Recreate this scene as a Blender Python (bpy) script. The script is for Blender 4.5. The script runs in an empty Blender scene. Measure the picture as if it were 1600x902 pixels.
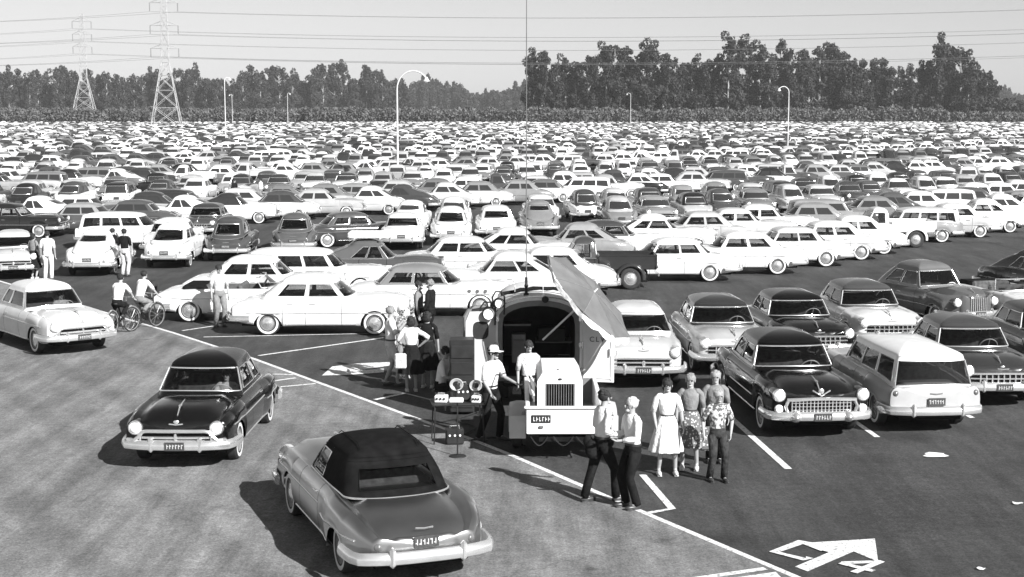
import bpy, bmesh, math, random, time
import numpy as np
from mathutils import Vector, Matrix
T0 = time.time()
R = math.radians
pi = math.pi
C = bpy.context.scene.collection
SC = bpy.context.scene

# ------------------------------------------------------------------ camera
FPX = 2300.0                     # focal length in pixels of a 1600-pixel-wide picture
CAMH = 6.2
TILT = math.atan(281 / FPX)
cam_d = bpy.data.cameras.new('camera')
cam_d.sensor_width = 36
cam_d.lens = FPX / 1600 * 36
cam_d.clip_start = 0.5
cam_d.clip_end = 12000
cam = bpy.data.objects.new('camera', cam_d)
C.objects.link(cam)
cam.location = (0, 0, CAMH)
cam.rotation_euler = (pi / 2 - TILT, 0, 0)
SC.camera = cam
SC.view_settings.view_transform = 'Standard'
SC.view_settings.look = 'None'
SC.view_settings.exposure = 0.95
SC.cycles.max_bounces = 6
SC.cycles.transparent_max_bounces = 8
SC.cycles.volume_bounces = 0

# ------------------------------------------------------------------ sky and sun (the photograph is black and white)
SUNV = Vector((1.0, -1.2, 1.0)).normalized()
world = bpy.data.worlds.new("World")
SC.world = world
world.use_nodes = True
wn = world.node_tree
wn.nodes.clear()
sky = wn.nodes.new('ShaderNodeTexSky')
sky.sky_type = 'NISHITA'
sky.sun_disc = False
sky.sun_elevation = math.asin(SUNV.z)
sky.sun_rotation = math.atan2(SUNV.x, SUNV.y)
sky.dust_density = 0.35
bw = wn.nodes.new('ShaderNodeRGBToBW')
bgn = wn.nodes.new('ShaderNodeBackground')
bgn.inputs['Strength'].default_value = 0.054
wo = wn.nodes.new('ShaderNodeOutputWorld')
wn.links.new(sky.outputs[0], bw.inputs[0])
wn.links.new(bw.outputs[0], bgn.inputs[0])
wn.links.new(bgn.outputs[0], wo.inputs[0])
sun_d = bpy.data.lights.new('sun', 'SUN')
sun_d.energy = 4.9
sun_d.angle = R(0.5)
sun_d.color = (1, 1, 1)
sun = bpy.data.objects.new('sun', sun_d)
C.objects.link(sun)
sun.rotation_euler = (-SUNV).to_track_quat('-Z', 'Y').to_euler()
sun.location = (40, -50, 60)

# ------------------------------------------------------------------ helpers
def g(u, v, z=0.0):
    """the point of the plane at height z seen at pixel (u, v) of the 1600x902 photograph"""
    f = Vector((0, math.cos(TILT), -math.sin(TILT)))
    up = Vector((0, math.sin(TILT), math.cos(TILT)))
    d = f + Vector((1, 0, 0)) * ((u - 800) / FPX) + up * ((451 - v) / FPX)
    t = (z - CAMH) / d.z
    return Vector((0, 0, CAMH)) + d * t

MATS = {}
def mat(name, base=0.5, rough=0.6, metal=0.0, spec=0.5, coat=0.0, setup=None):
    if name in MATS: return MATS[name]
    m = bpy.data.materials.new(name)
    m.use_nodes = True
    nt = m.node_tree
    b = nt.nodes['Principled BSDF']
    b.inputs['Base Color'].default_value = (base, base, base, 1)
    b.inputs['Roughness'].default_value = rough
    b.inputs['Metallic'].default_value = metal
    b.inputs['Specular IOR Level'].default_value = spec
    b.inputs['Coat Weight'].default_value = coat
    b.inputs['Coat Roughness'].default_value = 0.05
    if setup: setup(nt, b)
    MATS[name] = m
    return m

def N(nt, t, **kw):
    n = nt.nodes.new(t)
    for k, v in kw.items():
        if hasattr(n, k): setattr(n, k, v)
        else: n.inputs[k].default_value = v
    return n

def ramp(nt, src, stops):
    r = nt.nodes.new('ShaderNodeValToRGB')
    els = r.color_ramp.elements
    els[0].position, els[1].position = stops[0][0], stops[-1][0]
    els[0].color = (stops[0][1],) * 3 + (1,)
    els[1].color = (stops[-1][1],) * 3 + (1,)
    for p, c in stops[1:-1]:
        e = els.new(p); e.color = (c, c, c, 1)
    nt.links.new(src, r.inputs[0])
    return r.outputs[0]

def coords(nt, kind='Object', scale=(1, 1, 1), rot=(0, 0, 0)):
    tc = nt.nodes.new('ShaderNodeTexCoord')
    mp = nt.nodes.new('ShaderNodeMapping')
    mp.inputs['Scale'].default_value = scale
    mp.inputs['Rotation'].default_value = rot
    nt.links.new(tc.outputs[kind], mp.inputs[0])
    return mp.outputs[0]

def noise(nt, vec, scale, detail=4, rough=0.55):
    n = N(nt, 'ShaderNodeTexNoise')
    n.inputs['Scale'].default_value = scale
    n.inputs['Detail'].default_value = detail
    n.inputs['Roughness'].default_value = rough
    nt.links.new(vec, n.inputs['Vector'])
    return n.outputs[0]

def math_(nt, op, a, b):
    n = N(nt, 'ShaderNodeMath', operation=op)
    for i, x in enumerate((a, b)):
        if isinstance(x, (int, float)): n.inputs[i].default_value = x
        else: nt.links.new(x, n.inputs[i])
    return n.outputs[0]

def bump(nt, b, src, strength=0.3, dist=0.01):
    bp = N(nt, 'ShaderNodeBump')
    bp.inputs['Strength'].default_value = strength
    bp.inputs['Distance'].default_value = dist
    nt.links.new(src, bp.inputs['Height'])
    nt.links.new(bp.outputs[0], b.inputs['Normal'])

def paint_setup(nt, b):
    oi = N(nt, 'ShaderNodeObjectInfo')
    v = coords(nt, 'Object')
    n1 = noise(nt, v, 3.0, 5)
    dirt = ramp(nt, n1, [(0.3, 0.86), (0.7, 1.0)])
    mx = N(nt, 'ShaderNodeMix', data_type='RGBA', blend_type='MULTIPLY')
    mx.inputs[0].default_value = 1.0
    nt.links.new(oi.outputs['Color'], mx.inputs[6])
    nt.links.new(dirt, mx.inputs[7])
    nt.links.new(mx.outputs[2], b.inputs['Base Color'])
    n2 = noise(nt, v, 9.0, 3)
    r = ramp(nt, n2, [(0.3, 0.09), (0.75, 0.22)])
    nt.links.new(r, b.inputs['Roughness'])

def tone_setup(nt, b):
    a = N(nt, 'ShaderNodeAttribute', attribute_name='tone')
    nt.links.new(a.outputs['Color'], b.inputs['Base Color'])

def mottled(lo, hi, scale=6.0, bstr=0.0, dist=0.01):
    def f(nt, b):
        v = coords(nt, 'Object')
        n1 = noise(nt, v, scale, 5)
        nt.links.new(ramp(nt, n1, [(0.3, lo), (0.7, hi)]), b.inputs['Base Color'])
        if bstr: bump(nt, b, n1, bstr, dist)
    return f

PAINT = mat('car_paint', 0.5, 0.2, coat=0.35, setup=paint_setup)
def metal_setup(nt, b):
    paint_setup(nt, b)
    nt.links.remove(b.inputs['Roughness'].links[0]); b.inputs['Roughness'].default_value = 0.29
METALP = mat('metallic_car_paint', 0.3, 0.33, metal=1.0, coat=0.15, setup=metal_setup)
TONE = mat('far_car_paint', 0.5, 0.3, setup=tone_setup)
DARKGLASS = mat('dark_glass', 0.03, 0.06, spec=0.7)
CHROME = mat('chrome', 0.85, 0.20, metal=0.82, setup=mottled(0.8, 0.94, 5))
BLACK = mat('black_rubber', 0.018, 0.75, setup=mottled(0.012, 0.03, 12))
UNDER = mat('underbody', 0.012, 0.9, spec=0.05, setup=mottled(0.008, 0.018, 4))
WHITEWALL = mat('whitewall', 0.7, 0.6, setup=mottled(0.58, 0.75, 10))
INTERIOR = mat('car_interior', 0.05, 0.8, setup=mottled(0.03, 0.09, 4))
SEAT = mat('car_seat_cloth', 0.1, 0.9, spec=0.2, setup=mottled(0.05, 0.14, 9))
LENS = mat('headlight_glass', 0.85, 0.1, coat=0.5, setup=mottled(0.75, 0.92, 8))
REDLENS = mat('taillight_glass', 0.12, 0.15, setup=mottled(0.09, 0.16, 8))
SOFTTOP = mat('canvas_top', 0.03, 0.85, spec=0.08, setup=mottled(0.004, 0.011, 7, 0.15, 0.004))
PLATE = mat('plate_metal', 0.04, 0.5, setup=mottled(0.03, 0.06, 20))
PLATEINK = mat('plate_ink', 0.5, 0.6, setup=mottled(0.4, 0.55, 20))
STEEL = mat('galvanised_steel', 0.45, 0.5, metal=0.1, setup=mottled(0.38, 0.5, 0.8))
POLE = mat('pole_paint', 0.6, 0.5, setup=mottled(0.5, 0.68, 0.8))
WIRE = mat('wire', 0.12, 0.6, setup=mottled(0.1, 0.15, 1))
BARK = mat('eucalyptus_bark', 0.3, 0.9, setup=mottled(0.16, 0.42, 0.7, 0.4, 0.05))

def glass_setup(nt, b):
    out = nt.nodes['Material Output']
    tr = N(nt, 'ShaderNodeBsdfTransparent'); tr.inputs[0].default_value = (0.55, 0.55, 0.55, 1)
    gl = N(nt, 'ShaderNodeBsdfGlossy'); gl.inputs['Roughness'].default_value = 0.02
    gl.inputs[0].default_value = (1, 1, 1, 1)
    fr = N(nt, 'ShaderNodeFresnel'); fr.inputs[0].default_value = 1.6
    mx = N(nt, 'ShaderNodeMixShader')
    nt.links.new(fr.outputs[0], mx.inputs[0]); nt.links.new(tr.outputs[0], mx.inputs[1]); nt.links.new(gl.outputs[0], mx.inputs[2])
    nt.links.new(mx.outputs[0], out.inputs[0])
GLASS = mat('window_glass', 0.1, 0.05, setup=glass_setup)

class MB:
    """collects geometry, builds ONE mesh"""
    def __init__(s): s.v = []; s.f = []; s.m = []
    def add(s, verts, faces, mi=0):
        o = len(s.v); s.v.extend([tuple(p) for p in verts])
        s.f.extend([tuple(i + o for i in f) for f in faces]); s.m.extend([mi] * len(faces))
        return s
    def box(s, cx, cy, cz, sx, sy, sz, mi=0, rz=0.0, M=None, taper=1.0, bev=0.0):
        hx, hy, hz = sx / 2, sy / 2, sz / 2
        if bev <= 0:
            vs = [(x * (taper if z > 0 else 1), y * (taper if z > 0 else 1), z) for z in (-hz, hz) for y in (-hy, hy) for x in (-hx, hx)]
            fs = [(0, 2, 3, 1), (4, 5, 7, 6), (0, 1, 5, 4), (2, 6, 7, 3), (1, 3, 7, 5), (0, 4, 6, 2)]
        else:
            b = min(bev, hx * .9, hy * .9, hz * .9); vs = []; fs = []
            rings = []
            for z, k in ((-hz, 1), (-hz + b, 0), (hz - b, 0), (hz, 1)):
                X, Y = hx - b * k, hy - b * k
                c = b * (0 if k else 1)
                ring = [(X - c, -Y), (X, -Y + c), (X, Y - c), (X - c, Y), (-X + c, Y), (-X, Y - c), (-X, -Y + c), (-X + c, -Y)]
                rings.append(len(vs)); vs += [(x, y, z) for x, y in ring]
            for a in range(3):
                for i in range(8):
                    j = (i + 1) % 8
                    fs.append((rings[a] + i, rings[a] + j, rings[a + 1] + j, rings[a + 1] + i))
            fs.append(tuple(reversed(range(8)))); fs.append(tuple(rings[3] + i for i in range(8)))
        ca, sa = math.cos(rz), math.sin(rz)
        out = [(cx + x * ca - y * sa, cy + x * sa + y * ca, cz + z) for x, y, z in vs]
        if M is not None: out = [tuple(M @ Vector(p)) for p in out]
        return s.add(out, fs, mi)
    def tube(s, pts, r, n=6, mi=0, closed=False, cap=True):
        pts = [Vector(p) for p in pts]; L = len(pts)
        rs = r if isinstance(r, (list, tuple)) else [r] * L
        vs = []; prev = None
        for i, p in enumerate(pts):
            a = pts[(i - 1) % L] if (closed or i > 0) else p
            b = pts[(i + 1) % L] if (closed or i < L - 1) else p
            t = (b - a)
            t = t.normalized() if t.length > 1e-9 else Vector((0, 0, 1))
            ref = prev if prev is not None else (Vector((0, 0, 1)) if abs(t.z) < 0.9 else Vector((1, 0, 0)))
            u = (ref - t * ref.dot(t))
            if u.length < 1e-6: u = t.orthogonal()
            u.normalize(); w = t.cross(u); prev = u
            for k in range(n):
                an = 2 * pi * k / n
                vs.append(p + (u * math.cos(an) + w * math.sin(an)) * rs[i])
        fs = []
        for i in range(L if closed else L - 1):
            j = (i + 1) % L
            for k in range(n):
                k2 = (k + 1) % n
                fs.append((i * n + k, i * n + k2, j * n + k2, j * n + k))
        if cap and not closed:
            fs.append(tuple(reversed(range(n)))); fs.append(tuple((L - 1) * n + k for k in range(n)))
        return s.add(vs, fs, mi)
    def lathe(s, prof, n=20, M=None, mi=0):
        """prof: (radius, height[, material]) revolved about z, then placed by M"""
        vs = []; fs = []; ms = []
        for p in prof:
            for k in range(n):
                a = 2 * pi * k / n
                vs.append(Vector((p[0] * math.cos(a), p[0] * math.sin(a), p[1])))
        for i in range(len(prof) - 1):
            m2 = prof[i][2] if len(prof[i]) > 2 else mi
            for k in range(n):
                k2 = (k + 1) % n
                fs.append((i * n + k, i * n + k2, (i + 1) * n + k2, (i + 1) * n + k)); ms.append(m2)
        if M is not None: vs = [M @ p for p in vs]
        o = len(s.v); s.v.extend([tuple(p) for p in vs]); s.f.extend([tuple(i + o for i in f) for f in fs]); s.m.extend(ms)
        return s
    def ellipsoid(s, c, r, n=12, k=8, mi=0, M=None):
        vs = []; fs = []
        for i in range(k + 1):
            th = pi * i / k
            for j in range(n):
                a = 2 * pi * j / n
                p = Vector((r[0] * math.sin(th) * math.cos(a), r[1] * math.sin(th) * math.sin(a), r[2] * math.cos(th)))
                if M is not None: p = M @ p
                vs.append((c[0] + p.x, c[1] + p.y, c[2] + p.z))
        for i in range(k):
            for j in range(n):
                j2 = (j + 1) % n
                fs.append((i * n + j, (i + 1) * n + j, (i + 1) * n + j2, i * n + j2))
        return s.add(vs, fs, mi)
    def mesh(s, name, mats, smooth=True, angle=None):
        me = bpy.data.meshes.new(name)
        me.from_pydata(s.v, [], s.f)
        for m in (mats if isinstance(mats, (list, tuple)) else [mats]): me.materials.append(m)
        me.polygons.foreach_set('material_index', s.m)
        if smooth:
            me.polygons.foreach_set('use_smooth', [True] * len(s.f))
            if angle:
                bm = bmesh.new(); bm.from_mesh(me)
                bmesh.ops.remove_doubles(bm, verts=bm.verts, dist=1e-5)
                for e in bm.edges:
                    if len(e.link_faces) == 2 and e.calc_face_angle(0) > R(angle): e.smooth = False
                bm.to_mesh(me); bm.free()
        me.update()
        return me
    def build(s, name, mats, parent=None, smooth=True, angle=35, **kw):
        return put(name, s.mesh(name, mats, smooth, angle), parent, **kw)

def put(name, me, parent=None, loc=None, rz=None, color=None, matrix=None, label=None, cat=None, group=None, kind=None):
    o = bpy.data.objects.new(name, me)
    C.objects.link(o)
    if parent is not None: o.parent = parent
    if loc is not None: o.location = loc
    if rz is not None: o.rotation_euler = (0, 0, rz)
    if matrix is not None: o.matrix_local = matrix
    if color is not None: o.color = (color, color, color, 1) if isinstance(color, (int, float)) else color
    if label: o['label'] = label
    if cat: o['category'] = cat
    if group: o['group'] = group
    if kind: o['kind'] = kind
    return o

def thing(name, loc, rz, label, cat, group=None):
    return put(name, None, None, loc, rz, None, None, label, cat, group)

def hermite(xs, ys, x):
    """smooth interpolation (monotone-limited cubic)"""
    xs = np.asarray(xs, float); ys = np.asarray(ys, float); x = np.asarray(x, float)
    d = np.diff(ys) / np.diff(xs)
    m = np.zeros_like(ys); m[0] = d[0]; m[-1] = d[-1]
    for i in range(1, len(ys) - 1):
        m[i] = 0 if d[i - 1] * d[i] <= 0 else 2 * d[i - 1] * d[i] / (d[i - 1] + d[i])
    i = np.clip(np.searchsorted(xs, x) - 1, 0, len(xs) - 2)
    h = xs[i + 1] - xs[i]; t = np.clip((x - xs[i]) / h, 0, 1)
    return ((2 * t**3 - 3 * t**2 + 1) * ys[i] + (t**3 - 2 * t**2 + t) * h * m[i]
            + (-2 * t**3 + 3 * t**2) * ys[i + 1] + (t**3 - t**2) * h * m[i + 1])

# ------------------------------------------------------------------ the setting
def road_setup(lo, hi, streak=0.25, fine=26.0):
    def f(nt, b):
        v = coords(nt, 'Object')
        big = noise(nt, v, 0.12, 3)
        mid = noise(nt, v, 0.9, 6, 0.65)
        fin = noise(nt, v, fine, 3, 0.8)
        vs = coords(nt, 'Object', (1.2, 0.12, 1), (0, 0, R(-38)))
        st = noise(nt, vs, 1.6, 5, 0.7)
        vs2 = coords(nt, 'Object', (0.9, 0.10, 1), (0, 0, R(-12)))
        st2 = noise(nt, vs2, 1.3, 5, 0.7)
        a = math_(nt, 'MULTIPLY', ramp(nt, big, [(0.3, 0.85), (0.7, 1.1)]), ramp(nt, mid, [(0.25, 0.76), (0.75, 1.2)]))
        a = math_(nt, 'MULTIPLY', a, ramp(nt, st, [(0.3, 1 - streak), (0.7, 1 + streak * .5)]))
        a = math_(nt, 'MULTIPLY', a, ramp(nt, st2, [(0.3, 1 - streak * .6), (0.7, 1 + streak * .4)]))
        a = math_(nt, 'MULTIPLY', a, ramp(nt, fin, [(0.35, 0.72), (0.65, 1.28)]))
        f2 = noise(nt, v, 6.5, 5, 0.8)
        a = math_(nt, 'MULTIPLY', a, ramp(nt, f2, [(0.32, 0.72), (0.68, 1.3)]))
        a = math_(nt, 'MULTIPLY', a, (lo + hi) / 2)
        cb = N(nt, 'ShaderNodeCombineColor')
        for i in range(3): nt.links.new(a, cb.inputs[i])
        nt.links.new(cb.outputs[0], b.inputs['Base Color'])
        bump(nt, b, f2, 0.6, 0.012)
    return f
def lot_setup(nt, b):
    road_setup(0.050, 0.064, 0.40)(nt, b)
    # oil stains where engines dripped, and dried pale dust
    base = b.inputs['Base Color'].links[0].from_socket
    v = coords(nt, 'Object')
    vo = N(nt, 'ShaderNodeTexVoronoi'); vo.inputs['Scale'].default_value = 0.45; nt.links.new(v, vo.inputs['Vector'])
    st = ramp(nt, vo.outputs['Distance'], [(0.05, 0.45), (0.28, 1.0)])
    mx = N(nt, 'ShaderNodeMix', data_type='RGBA', blend_type='MULTIPLY'); mx.inputs[0].default_value = 0.7
    nt.links.new(base, mx.inputs[6]); nt.links.new(st, mx.inputs[7]); nt.links.new(mx.outputs[2], b.inputs['Base Color'])
FIELD = mat('dry_field', 0.2, 0.95, setup=road_setup(0.16, 0.2, 0.2, 8.0))
ROADM = mat('old_asphalt', 0.15, 0.85, spec=0.3, setup=road_setup(0.20, 0.23, 0.48))
LOTM = mat('new_asphalt', 0.05, 0.8, spec=0.3, setup=lot_setup)
def road2(nt, b):
    road_setup(0.19, 0.215, 0.42)(nt, b)
    base = b.inputs['Base Color'].links[0].from_socket
    v = coords(nt, 'Object')
    vw = N(nt, 'ShaderNodeVectorMath', operation='ADD'); nz_ = N(nt, 'ShaderNodeTexNoise'); nz_.inputs['Scale'].default_value = 1.2; nz_.inputs['Detail'].default_value = 4
    nt.links.new(v, nz_.inputs['Vector']); nt.links.new(v, vw.inputs[0]); nt.links.new(nz_.outputs['Color'], vw.inputs[1])
    vo = N(nt, 'ShaderNodeTexVoronoi', feature='DISTANCE_TO_EDGE'); vo.inputs['Scale'].default_value = 0.16; nt.links.new(vw.outputs[0], vo.inputs['Vector'])
    ck = ramp(nt, vo.outputs['Distance'], [(0.0, 0.72), (0.006, 1.0)])
    vd = N(nt, 'ShaderNodeTexVoronoi'); vd.inputs['Scale'].default_value = 0.8; nt.links.new(v, vd.inputs['Vector'])
    dr = ramp(nt, vd.outputs['Distance'], [(0.03, 0.45), (0.10, 1.0)])
    wv = N(nt, 'ShaderNodeTexWave', wave_type='BANDS', bands_direction='X'); wv.inputs['Scale'].default_value = 0.17; wv.inputs['Distortion'].default_value = 2.5; wv.inputs['Detail'].default_value = 2; wv.inputs['Detail Scale'].default_value = 0.35
    nt.links.new(coords(nt, 'Object', rot=(0, 0, R(-32))), wv.inputs['Vector'])
    tk = ramp(nt, wv.outputs['Fac'], [(0.0, 0.80), (0.35, 1.08), (1.0, 1.0)])
    a = math_(nt, 'MULTIPLY', math_(nt, 'MULTIPLY', ck, dr), tk)
    mx = N(nt, 'ShaderNodeMix', data_type='RGBA', blend_type='MULTIPLY'); mx.inputs[0].default_value = 0.85
    nt.links.new(base, mx.inputs[6]); nt.links.new(a, mx.inputs[7]); nt.links.new(mx.outputs[2], b.inputs['Base Color'])
ROADM = mat('old_asphalt_road', 0.15, 0.85, spec=0.3, setup=road2)
def line_setup(nt, b):
    v = coords(nt, 'Object')
    n1 = noise(nt, v, 14, 6, 0.75)
    nt.links.new(ramp(nt, n1, [(0.36, 0.16), (0.50, 0.74)]), b.inputs['Base Color'])
LINEM = mat('white_road_paint', 0.75, 0.7, setup=line_setup)

def sheet(name, poly, z, m, parent=None, kind='structure', h=None):
    mb = MB(); n = len(poly)
    mb.add([(p[0], p[1], z) for p in poly], [tuple(range(n))])
    o = mb.build(name, m, parent, smooth=False, angle=None)
    if kind and parent is None: o['kind'] = kind
    return o
sheet('ground', [(-4000, -300), (4000, -300), (4000, 7000), (-4000, 7000)], -0.012, FIELD)
sheet('parking_lot', [(-420, -10), (420, -10), (420, 556), (-420, 556)], -0.006, LOTM)
EDGE_PX = [(270, 520), (397, 561), (547, 616), (700, 672), (798, 711), (999, 798), (1240, 900)]
edge = [g(u, v) for u, v in EDGE_PX]
edge = [Vector((-120, edge[0].y + (120 + edge[0].x) * 1.36, 0))] + edge
dlast = (edge[-1] - edge[-3]).normalized()
edge.append(edge[-1] + dlast * 22)
rp = [(p.x, p.y) for p in edge] + [(edge[-1].x - 60, -8), (-160, -8), (-160, edge[0].y)]
sheet('road', rp, -0.002, ROADM)

def ribbon(mb, pts, w, z=0.002):
    pts = [Vector((p[0], p[1], 0)) for p in pts]
    vs = []
    for i, p in enumerate(pts):
        a = pts[max(i - 1, 0)]; b = pts[min(i + 1, len(pts) - 1)]
        t = (b - a).normalized(); nrm = Vector((-t.y, t.x, 0))
        sc = 1.0
        if 0 < i < len(pts) - 1:
            t1 = (p - a).normalized(); sc = 1 / max(0.35, abs(t1.dot(t)))
        vs += [p + nrm * w / 2 * sc, p - nrm * w / 2 * sc]
    vs = [(v.x, v.y, z) for v in vs]
    mb.add(vs, [(2 * i, 2 * i + 1, 2 * i + 3, 2 * i + 2) for i in range(len(pts) - 1)])
MK = [1]
def mark(name, label_px, w, z=0.002, polys=()):
    mb = MB()
    for li, line in enumerate(label_px): ribbon(mb, [g(*p) if len(p) == 2 else p for p in line], w, z + MK[0] * 6e-4 + li * 6e-4)
    MK[0] += 1
    for poly in polys:
        n = len(poly); mb.add([(g(*p).x, g(*p).y, z + 0.001) for p in poly], [tuple(range(n))])
    o = mb.build(name, LINEM, smooth=False, angle=None); o['kind'] = 'structure'
    return o
mb = MB(); ribbon(mb, edge[:-1] + [edge[-1]], 0.11)
o = mb.build('lane_edge_line', LINEM, smooth=False, angle=None); o['kind'] = 'structure'
mark('parking_line', [[(1138, 649), (1232, 733)]], 0.13)
mark('parking_line', [[(1004, 742), (1050, 795), (1006, 803)]], 0.12)
mark('parking_line', [[(404, 556), (600, 528)]], 0.11)
mark('parking_line', [[(285, 517), (345, 508)]], 0.10)
mark('parking_line', [[(318, 527), (600, 521)]], 0.09)
mark('parking_line', [[(586, 625), (632, 615)]], 0.11)
mark('road_marking', [[(426, 585), (458, 586)], [(426, 596), (462, 591)], [(428, 606), (493, 600)]], 0.10)
mark('road_marking', [[(1085, 905), (1196, 889)]], 0.12, polys=[[(1140, 904), (1212, 894), (1222, 904)]])
mark('painted_arrow', [], 0.1, polys=[[(503, 587), (519, 573), (560, 568), (610, 566), (612, 571), (560, 579), (600, 576), (600, 582), (545, 586)]])
mark('painted_arrow', [], 0.1, polys=[[(1242, 886), (1262, 893), (1334, 862), (1372, 878), (1367, 842), (1268, 848), (1310, 857)]])
def glyph(name, cpx, strokes, w):
    c = g(*cpx); d = Vector((.70, .71, 0)); r_ = Vector((.71, -.70, 0))
    mark(name, [[tuple(c + r_ * a + d * b) for a, b in st] for st in strokes], w, 0.003)
glyph('painted_letter_c', (1253, 861), [[(.26, .20), (.26, .33), (-.24, .33), (-.24, -.33), (.26, -.33), (.26, -.20)]], .12)
glyph('painted_number_four', (1346, 884), [[(.10, -.36), (.10, .36)], [(.12, .34), (-.24, -.10)], [(-.26, -.12), (.26, -.12)]], .11)
# the rest of the stall lines of the two nearest rows (mostly hidden under the cars)
for k in range(1, 5):
    a = Vector((4.3 + 2.35 * k, 29.9 + 1.75 * k, 0))
    mb = MB(); ribbon(mb, [a, a + Vector((0.3, -4.2, 0))], 0.11)
    o = mb.build('parking_line', LINEM, smooth=False, angle=None); o['kind'] = 'structure'

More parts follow.
